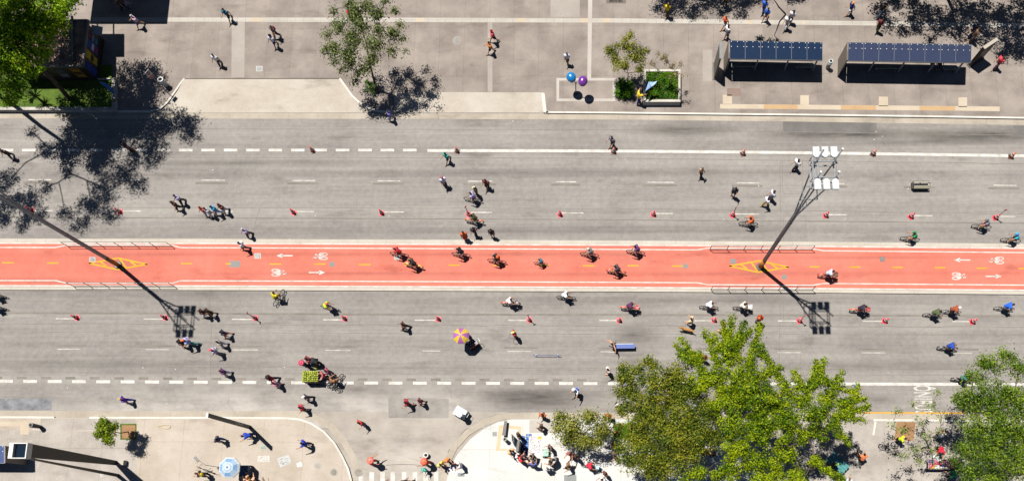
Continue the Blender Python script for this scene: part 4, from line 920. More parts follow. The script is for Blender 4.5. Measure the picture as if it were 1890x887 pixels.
    s = MB(); s.ball(hd+hx*.03, (.12, .11, .11), 12, 8); s.lathe(hd+hx*.05, [(.11, 0), (.27, -.03), (.27, -.02), (.11, .02)], 16); P_['hat'] = s.mesh('hat', True)
    s = MB(); s.ball(hd+hx*.1-ox*.04, (.21, .21, .19), 12, 8); P_['afro'] = s.mesh('hair', True)
    bk = ch-ax*.12-Vector((math.cos(lean), 0, -math.sin(lean)))*.19
    s = MB(); s.box(bk, (.17, .3, .42), rot=Euler((0, lean, 0)).to_matrix()); m_ = s.mesh('backpack'); bm = bmesh.new(); bm.from_mesh(m_); bmesh.ops.bevel(bm, geom=bm.edges[:], offset=.05, segments=2, affect='EDGES'); bm.to_mesh(m_); bm.free(); P_['backpack'] = m_
    for k, me in P_.items():
        me.polygons.foreach_set('use_smooth', [True]*len(me.polygons)); me.materials.clear(); me.materials.append(None)
        if k == 'body': me.materials.append(mat('#2a211c'))
    P_['hand'] = WR[0].copy(); POSES[name] = P_
make_pose('walk')
make_pose('walk2', legs=((-.28, .35), (.38, .08)), arms=((.45, .15, .45), (-.4, .12, .2)))
make_pose('stride', lean=.1, legs=((.55, .1), (-.45, .2)), arms=((-.6, .15, .5), (.6, .15, .6)))
make_pose('stride2', lean=.08, legs=((-.5, .25), (.5, .12)), arms=((.6, .2, .8), (-.5, .3, .3)))
make_pose('stand', legs=((.03, .02), (-.02, .02)), arms=((.05, .14, .15), (.08, .14, .2)), splay=.06)
make_pose('stand2', legs=((.08, .04), (-.08, .02)), arms=((.35, .2, 1.3), (.1, .15, .2)), splay=.08, headpitch=.25)
make_pose('look', lean=.12, legs=((.06, .05), (-.05, .02)), arms=((.5, .15, 1.1), (.5, .15, 1.1)), splay=.05, headpitch=.55)
make_pose('reach', lean=.15, legs=((.35, .15), (-.25, .1)), arms=((1.3, .5, .1), (1.0, .25, .2)), splay=.05)
make_pose('wide', lean=.3, legs=((.35, .25), (-.35, .15)), arms=((.5, 1.25, .1), (.3, 1.1, .3)), splay=.15, headpitch=.2)
make_pose('bend', lean=1.0, legs=((.15, .25), (-.1, .1)), arms=((1.1, .15, .2), (.9, .15, .3)), splay=.06)
make_pose('sit', lean=.12, legs=((1.45, 1.35), (1.4, 1.3)), arms=((.5, .1, .9), (.6, .1, .8)))
make_pose('squat', lean=.5, legs=((1.7, 2.1), (1.6, 2.0)), arms=((.9, .1, .6), (.9, .1, .6)))
cyc_hands = ((.42, .25, 1.0), (.42, -.25, 1.0))
make_pose('cycle', lean=.62, hip_z=.93, hip_x=-.24, feet_at=((.17, .13, .32), (-.14, -.13, .4)), hands_at=cyc_hands, headpitch=.0)
make_pose('cycle2', lean=.45, hip_z=.92, hip_x=-.24, feet_at=((-.12, .13, .22), (.12, -.13, .5)), hands_at=cyc_hands, headpitch=.1)
SK = ['#d9a27c', '#c78e68', '#a8704c', '#7b4c32', '#5a3826']
HC = {'k': '#1c1613', 'b': '#3d281a', 'y': '#b08848', 'w': '#e8e2d8', 'r': '#6e3420', 'g': '#6e6a66'}
npp = 0
def zb(px, py):
    if 440+interp(DR_M, px) < py < 534+interp(DR_L, px): return .13
    if py < 206 and not (340 < px < 640 and py > 145) and not (727 < px < 1003 and py > 170): return .134
    if py > 772 and not (655 < px < 828): return .136
    return 0.0
def person(px, py, hd, pose, shirt, legs, head, label, skin=1, hat=None, skirt=False, shorts=False, pack=None, group=None, z=None, sc=1.0, bare=False, shoes='#3a3636', loc=None, afro=False):
    """px, py: where the feet stand in the photo; hd: heading in degrees"""
    global npp
    npp += 1; P_ = POSES[pose]
    zz = zb(px, py) if z is None else z
    p = loc if loc is not None else G(px, py, zz)
    o = link('person', P_['body'], None, [mat(SK[skin], .6, k=.42), mat('#2a211c')])
    o.location = p; o.rotation_euler = (0, 0, R(hd)); sc = sc*(.96+.08*((npp*37) % 10)/10); o.scale = (sc, sc, sc)
    tag(o, label, 'person', group)
    if not bare: link('shirt', P_['shirt'], o, mat(shirt, .85, k=.5))
    k = 'skirt' if skirt else ('shorts' if shorts else 'trousers'); link(k, P_[k], o, mat(legs, .85, k=.45))
    link('shoe', P_['shoe0'], o, mat(shoes, .7)); link('shoe', P_['shoe1'], o, mat(shoes, .7))
    if hat:
        kind, col = hat; link({'cap': 'cap', 'helmet': 'helmet', 'hat': 'hat'}[kind], P_[kind], o, mat(col, .5, k=.45))
    elif head: link('hair', P_['afro' if afro else ('long' if head.isupper() else 'hair')], o, mat(HC[head.lower()], .7))
    if pack: link('backpack', P_['backpack'], o, mat(pack, .7, k=.45))
    return o

# ------------------------------------------------------------------ bicycles
BK = {}
def bike_meshes():
    wb = .53; r = .33
    s = MB(); s.ring((0, 0, 0), (0, 1, 0), r-.02, .024, 26, 6); BK['tyre'] = s.mesh('tyre', True)
    s = MB(); s.ring((0, 0, 0), (0, 1, 0), r-.055, .014, 26, 4)
    s.tube([(0, -.04, 0), (0, .04, 0)], .03, 8)
    for k in range(14):
        a = math.pi*2*k/14; s.bar((0, 0, 0), (math.cos(a)*(r-.06), 0, math.sin(a)*(r-.06)), .005)
    BK['rim'] = s.mesh('rim')
    s = MB(); bb, st, hdt, hb = (-.06, 0, .3), (-.2, 0, .78), (.32, 0, .86), (.36, 0, .68)
    for a, b, q in ((bb, st, .019), (st, hdt, .018), (bb, hb, .021), (hdt, hb, .022)): s.tube([a, b], q, 7)
    for y in (.05, -.05):
        s.tube([(bb[0], y*.6, bb[2]), (-wb, y, .33)], .012, 6); s.tube([(st[0], y*.4, .74), (-wb, y, .33)], .011, 6); s.tube([(hb[0], y, .68), (wb-.03, y, .5), (wb, y, .33)], .014, 6)
    s.tube([st, (-.23, 0, .9)], .014, 6); BK['frame'] = s.mesh('frame', True)
    s = MB(); s.ring((-.06, .05, .3), (0, 1, 0), .085, .01, 14, 4); s.bar((-.06, .07, .3), (.06, .09, .2), .02); s.bar((-.06, -.07, .3), (-.18, -.09, .4), .02); s.box((.06, .14, .19), (.1, .09, .02)); s.box((-.18, -.14, .4), (.1, .09, .02)); BK['crankset'] = s.mesh('crankset')
    s = MB(); s.tube([(hdt[0], 0, .85), (.31, 0, 1.0)], .015, 6); s.tube([(.24, .3, 1.0), (.3, .2, 1.03), (.33, 0, 1.0), (.3, -.2, 1.03), (.24, -.3, 1.0)], .014, 6)
    for y in (.28, -.28): s.tube([(.2, y, 1.0), (.28, y, 1.01)], .02, 6)
    BK['handlebar'] = s.mesh('handlebar', True)
    s = MB(); s.add([(-.36, .08, .93), (-.36, -.08, .93), (-.22, -.06, .95), (-.08, -.02, .93), (-.08, .02, .93), (-.22, .06, .95), (-.34, .06, .88), (-.34, -.06, .88), (-.22, -.04, .9), (-.1, -.015, .9), (-.1, .015, .9), (-.22, .04, .9)], [(0, 1, 2, 3, 4, 5), (11, 10, 9, 8, 7, 6), (0, 6, 7, 1), (1, 7, 8, 2), (2, 8, 9, 3), (3, 9, 10, 4), (4, 10, 11, 5), (5, 11, 6, 0)]); BK['saddle'] = s.mesh('saddle')
    def fender(cx, a0, a1):
        s = MB(); vs = []; n = 10
        for i in range(n+1):
            a = a0+(a1-a0)*i/n
            for y in (-.055, .055): vs.append((cx+math.cos(a)*.37, y, .33+math.sin(a)*.37))
            vs.insert(len(vs)-1, (cx+math.cos(a)*.385, 0, .33+math.sin(a)*.385))
        s.add(vs, [f for i in range(n) for f in ((3*i, 3*i+1, 3*i+4, 3*i+3), (3*i+1, 3*i+2, 3*i+5, 3*i+4))]); return s.mesh('mudguard', True)
    BK['mud_r'] = fender(-wb, .35, 3.0); BK['mud_f'] = fender(wb, .3, 2.3)
    s = MB()
    for z in (.78, .9, 1.0): s.add([], [])
    s.prism([(.42, -.15), (.7, -.17), (.7, .17), (.42, .15)], .78, .8)
    for q in (((.41, -.16), (.71, -.18)), ((.71, -.18), (.71, .18)), ((.71, .18), (.41, .16)), ((.41, .16), (.41, -.16))):
        for z in (.82, .9, .99): s.bar((*q[0], z), (*q[1], z), .016)
        for k in range(4): p0 = Vector((*q[0], .8)).lerp(Vector((*q[1], .8)), k/4); s.bar(p0, p0+Vector((0, 0, .2)), .012)
    BK['basket'] = s.mesh('basket')
    for m_ in BK.values(): m_.materials.append(None)
bike_meshes()
def bike(px, py, hd, frame, label, mud=None, basket=None, z=None, sc=1.0, tilt=0, loc=None, tyre='#1c1a1a', group='bicycles on the closed avenue'):
    """px, py: middle of the wheels as seen in the photo"""
    zz = zb(px, py) if z is None else z
    p = G(px, py, zz+.33*sc); p.z = zz
    if loc: p = loc
    g = empty('bicycle', p, R(hd)); g.rotation_euler = (tilt, 0, R(hd)); g.scale = (sc, sc, sc); tag(g, label, 'bicycle', group)
    fm = mat(frame, .4, k=.45); link('frame', BK['frame'], g, fm)
    for x in (.53, -.53):
        w_ = link('wheel', BK['rim'], g, mat('#9a9a9a', .4, .5)); w_.location = (x, 0, .33); link('tyre', BK['tyre'], w_, mat(tyre, .8))
    link('crankset', BK['crankset'], g, mat('#4a4a4a', .5)); link('handlebar', BK['handlebar'], g, mat('#2c2c2c', .5)); link('saddle', BK['saddle'], g, mat('#1c1c1c', .6))
    if mud: link('mudguard', BK['mud_r'], g, mat(mud, .5, k=.5)); link('mudguard', BK['mud_f'], g, mat(mud, .5, k=.5))
    if basket: link('basket', BK['basket'], g, mat(basket, .5, k=.5))
    return g
def rider(px, py, hd, frame, shirt, legs, head, rl, bl, mud=None, basket=None, pose='cycle', skin=1, hat=None, sc=1.0, shorts=True, pack=None, tyre='#1c1a1a'):
    g = bike(px, py, hd, frame, bl, mud, basket, sc=sc, tyre=tyre)
    o = person(0, 0, hd, pose, shirt, legs, head, rl, skin, hat, shorts=shorts, pack=pack, loc=Vector(g.location), sc=1.0, group='riders on the closed avenue')
    o.scale = (sc, sc, sc)
OR = '#d8582c'
for a in [
 (737, 469, 172, '#2c2c2c', '#c02838', '#33302e', 'b', 'rider in a red shirt heading left at the upper edge of the cycle path', 'black bicycle under the red-shirted rider, leftmost on the cycle path', {}),
 (764, 490, 168, '#d8b020', '#3a3230', '#2c2a2a', 'k', 'dark dressed rider on the yellow bicycle just behind the red-shirted rider', 'yellow framed bicycle following the red-shirted rider', {'mud': '#d8a020'}),
 (851, 469.5, 173, '#3a3a3a', '#1e1c1e', '#e4e4e4', 'k', 'rider in a black shirt and white shorts on the cycle path', 'dark bicycle under the rider in white shorts', {}),
 (917, 481.5, 173, '#8b2a30', '#2c2226', '#2c2a2a', 'k', 'dark haired rider with an orange backpack on the cycle path', 'dark red bicycle under the rider with the orange backpack', {'pack': '#d8602c'}),
 (998, 486, 173, '#2e3a44', '#3f7f90', '#35414a', 'b', 'small child rider in teal in the middle of the cycle path', 'small child bicycle in the middle of the cycle path', {'sc': .74}),
 (1088, 469.5, 172, '#4a4444', '#8a8482', '#b0a8a0', 'b', 'rider in grey with a light helmet near the upper edge of the cycle path', 'bicycle under the grey rider with a light helmet', {'hat': ('helmet', '#c8c0b4')}),
 (1173, 465, 172, '#3a3438', '#6a3f74', '#c8b8c0', 'k', 'rider in a purple shirt heading left, right end of the upper cycle path', 'dark bicycle under the purple-shirted rider', {}),
 (1137, 501, 172, OR, '#5a4a52', '#2e3440', 'k', 'dark haired rider on the orange bicycle in the lower half of the cycle path', 'orange bicycle in the lower half of the cycle path below the purple-shirted rider', {'mud': OR}),
 (1527, 509, -6, OR, '#b8bcd0', '#332c2c', 'k', 'black haired rider in a pale grey shirt heading right past the right diamond', 'orange bicycle heading right past the right diamond', {'mud': '#b8401c', 'basket': '#5a3020'}),
 (1381, 413, 176, '#333', '#e8642c', '#c89888', 'b', 'rider in a bright orange top heading left below the striped cone pole', 'thin black bicycle under the rider in the orange top', {'pose': 'cycle2'}),
 (1811, 418, 172, '#2c3038', '#7a8290', '#c0504a', 'g', 'rider in a grey shirt heading left beside the rightmost red cone', 'black bicycle beside the rightmost upper red cone', {}),
 (1679, 441, 172, '#2c3430', '#209058', '#d07868', 'k', 'rider in a green shirt heading left just above the median kerb', 'black bicycle under the green-shirted rider', {}),
 (1865, 443.5, 172, '#2c3438', '#38b8c8', '#2c2c30', 'k', 'rider in cyan with a blue helmet at the right edge above the median', 'black bicycle under the rider with the blue helmet', {'hat': ('helmet', '#2f6ac0')}),
 (873, 368, 172, '#b0b0ae', '#a8a0c8', '#5a3a58', 'b', 'rider in a lavender shirt on a pale bicycle in the upper road', 'pale bicycle under the lavender rider', {'pose': 'cycle2'}),
 (876, 408, 172, OR, '#4a4a2c', '#c89060', 'k', 'rider in an olive shirt on the orange bicycle next to a red cone', 'orange bicycle next to a red cone in the upper road', {'mud': OR}),
 (943, 560, -3, OR, '#f0d8d4', '#c87868', 'b', 'rider in a white and pink top on the first orange bicycle of the lower road', 'orange bicycle just below the median, leftmost of the lower road', {'mud': OR, 'basket': '#3a2420'}),
 (1045, 549, -4, '#333', '#f4f4f2', '#35383c', 'g', 'rider hunched in a loose white shirt just below the median', 'black bicycle under the rider in the loose white shirt', {}),
 (1163, 569, -5, OR, '#5a2450', '#c8b0a8', 'k', 'rider in a plum shirt on an orange bicycle in the lower road', 'orange bicycle under the plum-shirted rider', {'mud': OR, 'basket': '#c83038'}),
 (1308, 567, -4, '#333', '#eef0f4', '#4a5568', 'b', 'rider in a white shirt, left one of the pair above the big green tree', 'black bicycle, left one of the pair above the big green tree', {}),
 (1370, 568.5, -4, '#444', '#d8ccc0', '#2c2626', 'B', 'long haired rider in cream with a white front basket', 'bicycle with the white front basket', {'basket': '#eeeeec', 'pose': 'cycle2'}),
 (1586, 573, -5, OR, '#2c2434', '#d0706c', 'k', 'rider in a dark violet shirt on an orange bicycle right of the mast shadow', 'orange bicycle right of the mast shadow', {'mud': OR, 'basket': '#a83030'}),
 (1721, 581, -5, '#333', '#4c5a34', '#d8d8d4', 'b', 'rider in an olive green shirt, left one of the close pair at the lower right', 'black bicycle under the olive-shirted rider', {}),
 (1755, 575, -5, '#333', '#9a4a30', '#35343c', None, 'rider in brown with a white helmet behind the olive-shirted rider', 'black bicycle under the white-helmeted rider', {'hat': ('helmet', '#f0ece6')}),
 (1853, 569, -5, '#444', '#2060d0', '#c8c8cc', 'b', 'rider in a vivid blue shirt at the right edge of the lower road', 'black bicycle under the vivid blue rider', {}),
 (1748, 642, -5, '#33303a', '#20449c', '#d0a078', 'y', 'rider in a navy shirt in the second lane of the lower road', 'dark bicycle under the navy-shirted rider', {'mud': '#3a2a28'}),
 (1774, 700, -6, '#3a2c28', '#3f8a80', '#5a5030', 'b', 'rider in teal and khaki riding on the solid white line by the green tree', 'dark bicycle on the solid white line by the green tree', {'mud': '#3a2824', 'pose': 'cycle2'}),
 (-6, 546, -3, '#333', '#444', '#333', 'k', 'rider cut off by the left edge, the upper one', 'bicycle cut off by the left edge, the upper one', {}),
 (-6, 568, -3, '#333', '#555', '#333', 'k', 'rider cut off by the left edge, the lower one', 'bicycle cut off by the left edge, the lower one', {}),
 (609, 568, -12, '#333', '#b8d020', '#a8b8e0', None, 'rider in a lime shirt with a red helmet in the lower road', 'black bicycle under the lime-shirted rider', {'hat': ('helmet', '#d83838')}),
 (515, 549, 62, '#b8a428', '#c8b828', '#35302c', 'b', 'rider in yellow on the yellow bicycle turned across the lower road', 'yellow bicycle turned across the lower road', {'pose': 'cycle2'}),
 (1586, 843, 92, '#555', '#e8804c', '#33302e', 'k', 'tanned rider in orange and grey heading up on the grey pavement', 'bicycle heading up on the grey pavement right of the teal table', {'skin': 0}),
 (1090, 860, -8, '#c85868', '#d42840', '#c85058', 'b', 'rider in a red shirt with a pale blue basket on the white plaza', 'pinkish bicycle with a pale blue basket on the white plaza', {'basket': '#a8d8e8'}),
 (621, 703, 50, '#3a3026', '#9a6a48', '#4a4038', 'b', 'brown dressed cyclist straddling a bicycle beside the coconut cart', 'black bicycle pointing up beside the coconut cart', {'pose': 'cycle2'}),
]:
    px, py, hd, fr_, sh, lg, hr, rl, bl, kw = a
    fr_ = {'#333': '#333333', '#444': '#444444', '#555': '#555555'}.get(fr_, fr_); fx = lambda c: '#'+''.join(x*2 for x in c[1:]) if len(c) == 4 else c
    rider(px, py, hd, fx(fr_), fx(sh), fx(lg), hr, rl, bl, **kw)
bike(610, 718, 155, '#2c2c2c', 'black bicycle lying over in front of the coconut cart cyclist', tilt=.9)
bike(1640, 816, 8, '#3a3a3a', 'parked bicycle leaning under the thin see-through tree', tilt=.7)
bike(380, 868, 160, '#2c2c30', 'dark bicycle with a yellow bag left of the blue and white parasol', tilt=.15)

# people on foot: feet x, feet y, heading, pose, shirt, legs, hair, label, options
for a in [
 (427, 38, 255, 'stride', '#1f6a80', '#23262c', 'b', 'walker in a teal shirt on the pale band of the upper pavement', dict(shorts=True)),
 (408, 121, 250, 'walk', '#e8ecf2', '#5a5450', 'g', 'walker in a white shirt and grey trousers alone left of the pale cover', {}),
 (513, 70, 240, 'walk2', '#6a5058', '#2c2a30', 'k', 'walker in grey with a maroon bag, upper one of the close pair', dict(pack='#7a2838')),
 (511, 87, 240, 'walk', '#dfe2f0', '#40508c', 'B', 'woman with brown hair in a white top, lower one of the close pair', dict(shorts=True)),
 (655, 20, 260, 'walk', '#e0e4f4', '#50566a', 'k', 'walker in a white shirt half under the olive tree at the top', {}),
 (653, 40, 260, 'stand', '#d02838', '#33282c', 'r', 'walker in a red shirt half under the olive tree', {}),
 (724, 222, 200, 'walk', '#6a70c0', '#8a90b0', 'k', 'walker in periwinkle blue stepping off the kerb in the tree shade', {}),
 (912, 78, 200, 'stride2', '#d84a60', '#4a2c50', 'r', 'runner in a pink shirt, upper one of the two joggers', dict(shorts=True)),
 (907, 98, 200, 'stride', '#e8842c', '#2c2c3c', 'b', 'jogger in an orange shirt below the pink runner', dict(shorts=True, skin=0)),
 (1047, 118, 270, 'walk', '#d8daec', '#5c4a3c', 'g', 'person in pale lavender standing above the blue phone booth', dict(shorts=True)),
 (1178, 190, 40, 'reach', '#e8c830', '#2c3a6a', 'k', 'person in a yellow shirt holding the line beside the planter', {}),
 (1230, 30, 250, 'walk', '#e8cc20', '#6a6430', 'y', 'walker in a yellow shirt in the tree shade at the top', {}),
 (1336, 52, 215, 'stride', '#d8603c', '#b8c0cc', 'r', 'walker in a coral top, left one of the pair above the left shelter', dict(shorts=True)),
 (1339, 70, 210, 'walk', '#f2f0f0', '#8a8ea0', 'b', 'walker in a loose white shirt right above the left shelter roof corner', dict(shorts=True)),
 (1407, 24, 240, 'walk', '#2868d8', '#2c5cae', 'k', 'walker in bright blue at the top edge, left one of the blue pair', {}),
 (1411, 38, 235, 'walk2', '#2a62c8', '#c8b8a8', 'b', 'walker in blue and beige below the bright blue walker', dict(shorts=True)),
 (1457, 42, 250, 'walk', '#e4e4ec', '#2c2c34', 'k', 'walker in white and black right of the blue pair', dict(pack='#24242c')),
 (1449, 52, 240, 'stride', '#ececf0', '#e8e8ec', 'b', 'walker all in white left of the walker with a black pack', {}),
 (1337, 12, 260, 'stand', '#a08030', '#3a3428', 'k', 'person in ochre at the top edge in the tree shade', {}),
 (1566, 26, 210, 'stride', '#1c2f6a', '#e0e4ee', None, 'walker in a navy shirt with an orange cap at the top edge', dict(hat=('cap', '#f09030'), shorts=True)),
 (1620, 30, 235, 'walk', '#2c2428', '#a8c4e0', 'k', 'walker in black with pale jeans at the edge of the tree shade', {}),
 (1617, 58, 240, 'walk', '#6a2434', '#3a5a28', 'k', 'walker in maroon inside the tree shade above the longer shelter', {}),
 (1789, 66, 220, 'stride', '#2c3a60', '#2a3a58', 'k', 'walker in dark blue inside the deep shade above the longer shelter', {}),
 (1791, 76, 200, 'walk', '#8a6a58', '#6a5044', 'b', 'walker in brown just behind the longer shelter roof', {}),
 (1836, 125, 215, 'stride', '#e04050', '#4a2434', 'b', 'walker in a red shirt carrying a jacket at the edge of the right shade', {}),
 (233, 20, 200, 'stride', '#4a3030', '#2c2430', 'k', 'dark walker near the top edge in the square shadow', {}),
 (240, 14, 205, 'walk', '#3a2c30', '#8a8ea8', 'k', 'second dark walker in the square shadow, nearer the top edge', {}),
 (262, 50, 215, 'stride', '#e0c0d8', '#54608a', 'w', 'walker in pink and blue at the lower edge of the square shadow', dict(shorts=True)),
 (828, 298, 235, 'stride', '#1fa898', '#5a4c50', 'k', 'walker in a teal shirt beside the solid white line', dict(shorts=True)),
 (1129, 268, 225, 'stride', '#6c7480', '#5a4c44', 'b', 'walker in grey beside the dark orange cone on the solid line', dict(shorts=True)),
 (822, 343, 300, 'walk', '#d8d4ec', '#5a3c58', 'y', 'person in white carrying a bright pink bag in the upper road', dict(pack='#c83c98')),
 (900, 346, 250, 'stride', '#6a3030', '#4a2c2c', 'k', 'person in maroon by a lane dash right of the pink bag', dict(skirt=True)),
 (881, 360, 200, 'stand', '#4a4428', '#33302a', 'k', 'person in dark olive standing behind the lavender rider', dict(hat=('cap', '#e0d0b0'))),
 (860, 442, 280, 'stand', '#c86030', '#b85028', 'b', 'person in rust orange at the median kerb, leftmost of the three', dict(skirt=True)),
 (878, 434, 265, 'walk', '#3a3440', '#2a2830', 'k', 'person in dark grey, middle one of the three at the median kerb', {}),
 (910, 437, 270, 'stand', '#1c1a20', '#b8b0b0', 'k', 'person in a black top, rightmost of the three at the median kerb', dict(shorts=True)),
 (1292, 326, 245, 'walk', '#c88a60', '#1e1c22', None, 'shirtless man with a dark cap and black trousers in the upper road', dict(bare=True, skin=0, hat=('cap', '#33302e'))),
 (1352, 362, 250, 'stand2', '#3c4048', '#3a3c44', 'k', 'person in charcoal walking left of a lane dash', dict(shorts=True)),
 (1421, 368, 210, 'walk', '#e4e0f0', '#a8a0b0', 'B', 'woman with long hair in white, upper one of the pair by the mast', dict(skirt=True)),
 (1411, 380, 205, 'walk2', '#eceaf4', '#b0a030', 'k', 'walker in white with a tan bag, lower one of the pair by the mast', {}),
 (1466, 311, 215, 'stride', '#f0f0f4', '#1c1a1e', 'k', 'walker in a white shirt and black trousers left of the lamp rack', {}),
 (340, 375, 235, 'walk', '#c8c4ee', '#1c1c22', 'k', 'walker in lavender and black trousers, upper left pair', {}),
 (334, 386, 235, 'walk2', '#5a3c30', '#2c2828', 'b', 'walker in brown, lower one of the upper left pair', {}),
 (420, 392, 225, 'walk', '#5a2c28', '#e4e4ea', 'r', 'walker in a dark brown top and white trousers, rightmost of the four abreast', {}),
 (406, 395, 230, 'walk2', '#2ca8d8', '#a8bce8', 'b', 'walker in a bright cyan shirt among the four abreast', {}),
 (394, 398, 230, 'walk', '#e0dce0', '#f0eef0', 'k', 'walker dressed all in white among the four abreast', {}),
 (385, 396, 230, 'walk', '#d04038', '#c8d0e0', 'r', 'walker in a red shirt, leftmost of the four abreast', {}),
 (463, 436, 220, 'walk', '#c8bce8', '#5a5450', 'w', 'walker in pale lilac just above the median kerb on the left', {}),
 (456, 460, 215, 'walk2', '#e8e8ee', '#8a8478', 'k', 'walker in white crossing the red cycle path', {}),
 (25, 291, 260, 'walk', '#4a3a3c', '#2c282c', 'r', 'dark dressed person near the left edge in the branch shadow', {}),
 (245, 280, 250, 'stand', '#4c2a44', '#33282c', 'k', 'person hidden in the dense tree shadow on the dashed line', {}),
 (396, 582, 200, 'walk', '#5a3a28', '#4a3024', 'k', 'walker in brown right of the left mast shadow, upper one', dict(shorts=True, skin=2)),
 (385, 582, 200, 'stride', '#3c2c30', '#e8e8f0', 'r', 'walker in dark maroon with white trousers beside the mast shadow', {}),
 (360, 636, 200, 'stride2', '#b0b0e0', '#5a9c94', None, 'woman with a round orange cap and lavender shirt in the mast shadow', dict(hat=('cap', '#e07030'), sc=1.08)),
 (347, 638, 205, 'walk', '#2a282c', '#242226', 'k', 'man in black beside the woman with the orange cap', {}),
 (424, 620, 200, 'stride', '#26334c', '#c86048', 'k', 'walker in dark blue with reddish shorts', dict(shorts=True)),
 (417, 638, 200, 'walk', '#b8b0ac', '#d8d8e4', 'b', 'walker in grey, upper one of the pair below the reddish shorts', {}),
 (408, 653, 195, 'walk2', '#b8b4cc', '#8a8890', None, 'walker with a red cap in pale grey, lower one of the pair', dict(hat=('cap', '#e03048'))),
 (751, 606, 190, 'stride', '#6a4038', '#2e2a30', 'b', 'person in brown between the left-centre lane dashes', dict(skin=2)),
 (871, 628, 215, 'stand2', '#4a5a48', '#7a2430', 'w', 'vendor in green half under the purple and yellow parasol', {}),
 (952, 622, 200, 'stand', '#a83030', '#3c3034', None, 'person with a pale yellow hat and red shirt right of the parasol', dict(hat=('cap', '#f4e070'))),
 (1132, 640, 215, 'wide', '#e8a070', '#5a5a40', 'b', 'shirtless man with arms spread bending over the blue mat', dict(bare=True, skin=0, shorts=True)),
 (1273, 598, 150, 'reach', '#d8b890', '#33302c', 'b', 'person in beige with raised arms above the golden dog', dict(shorts=True, skin=0)),
 (1332, 612, 160, 'reach', '#7a2c3c', '#c8a890', 'b', 'person in maroon reaching out beside the top of the green tree', dict(skin=0)),
 (1397, 594, 280, 'stand', '#d05820', '#3a5060', 'r', 'person in orange with a backpack between two lane dashes', dict(pack='#b84a1c')),
 (1297, 664, 250, 'stand', '#b05040', '#5a4038', 'b', 'person in reddish brown peeping between the tree branches', {}),
 (570, 676, 215, 'stand', '#3f6a78', '#33414c', None, 'person under the round red and blue hat beside the coconut cart', dict(hat=('hat', '#c02850'))),
 (578, 668, 205, 'stride', '#a82c40', '#40303a', 'k', 'person in dark red with raised elbow above the coconut cart', {}),
 (592, 673, 160, 'bend', '#2c2a2c', '#2a282c', 'k', 'person in black bending over right above the coconut cart', {}),
 (613, 690, 200, 'stand2', '#a84860', '#3f8088', 'r', 'person in raspberry right of the coconut cart', {}),
 (606, 697, 200, 'look', '#c85868', '#5a4450', 'b', 'person in pink pressed against the coconut cart corner', {}),
 (510, 702, 205, 'stride', '#c02838', '#33304a', 'k', 'woman with big black hair and a red shirt left of the coconut cart', dict(afro=True)),
 (518, 712, 200, 'walk', '#e08aa0', '#a8a8d0', 'b', 'walker in pink below the woman with big black hair', dict(skirt=True)),
 (424, 691, 200, 'walk', '#7a4880', '#c8c8d4', 'r', 'walker in violet above the dashed line on the left', {}),
 (575, 737, 210, 'walk', '#5a5058', '#3c3438', None, 'walker with a white cap near the kerb curve', dict(hat=('cap', '#f0ecea'))),
 (566, 756, 205, 'walk2', '#c83c48', '#45403c', 'k', 'walker in a red shirt on the gutter above the kerb curve', dict(shorts=True)),
 (243, 741, 195, 'walk', '#6a30b0', '#4a50b8', None, 'walker in a purple shirt and yellow cap in the lower bus lane', dict(hat=('cap', '#c8a850'))),
 (757, 747, 195, 'stride2', '#a82c40', '#33282c', 'b', 'walker in crimson left of the one in pale maroon', dict(shorts=True)),
 (781, 744, 195, 'walk', '#8a4858', '#3c2c30', 'b', 'walker in pale maroon by the grey road patch', dict(shorts=True)),
 (673, 783, 230, 'stand2', '#c83830', '#5a70a8', 'b', 'person in a red shirt in the mouth of the side road', {}),
 (855, 768, 240, 'stand', '#fafafa', '#f0f0f0', None, 'ice cream vendor all in white behind the white cart', dict(hat=('hat', '#fcfcfc'))),
 (1003, 769, 250, 'walk', '#d86820', '#33303a', 'k', 'person in dark orange on the lower gutter beside the pale tree', {}),
 (1001, 791, 160, 'stride', '#6a4c3c', '#33302c', 'b', 'person in brown at the worn corner of the plaza', {}),
 (1122, 688, 200, 'stand2', '#f0dcc8', '#3a3c48', 'b', 'person in cream left of the olive tree top', dict(shorts=True, skin=0)),
 (1064, 725, 230, 'reach', '#e4e8f8', '#2c2c3c', None, 'person in white and blue with a black cap below the dashed line', dict(hat=('cap', '#22222a'), pack='#3a50c0')),
 (1153, 720, 190, 'walk', '#a8c0e8', '#3c4860', 'k', 'person in pale blue just left of the olive tree', {}),
 (1139, 751, 210, 'stand', '#2c2a30', '#2c2a30', None, 'person in black with a white cap in the lower bus lane', dict(hat=('cap', '#e8e4e8'))),
 (1571, 718, 20, 'stride', '#90b8dc', '#3c4048', 'k', 'person in light blue at the right tip of the bright tree', {}),
 (413, 812, 350, 'walk', '#3c3c58', '#2868a0', 'w', 'white haired person in navy and jeans on the lower left pavement', {}),
 (471, 804, 200, 'bend', '#1c40a8', '#1c2c70', 'k', 'person in blue stooping in the pylon shadow', {}),
 (572, 821, 180, 'reach', '#2438a8', '#2c2c40', 'k', 'person in royal blue alone on the lower left pavement', {}),
 (384, 876, 170, 'look', '#33343a', '#3a5038', 'r', 'person with pink hair accessory leaning over the dark bicycle', dict(pack='#d8b820')),
 (468, 884, 140, 'look', '#c89870', '#4a3c38', 'b', 'person in tan crouched below the blue and white parasol', {}),
 (478, 889, 120, 'reach', '#d8a888', '#33302e', 'y', 'second person in tan below the blue and white parasol', dict(skin=0)),
 (500, 895, 90, 'look', '#33302e', '#2a2828', 'k', 'dark person cut off by the bottom edge right of the parasol', {}),
 (717, 892, 90, 'walk', '#26242a', '#2c2a2e', 'k', 'dark walker on the left bars of the zebra crossing', {}),
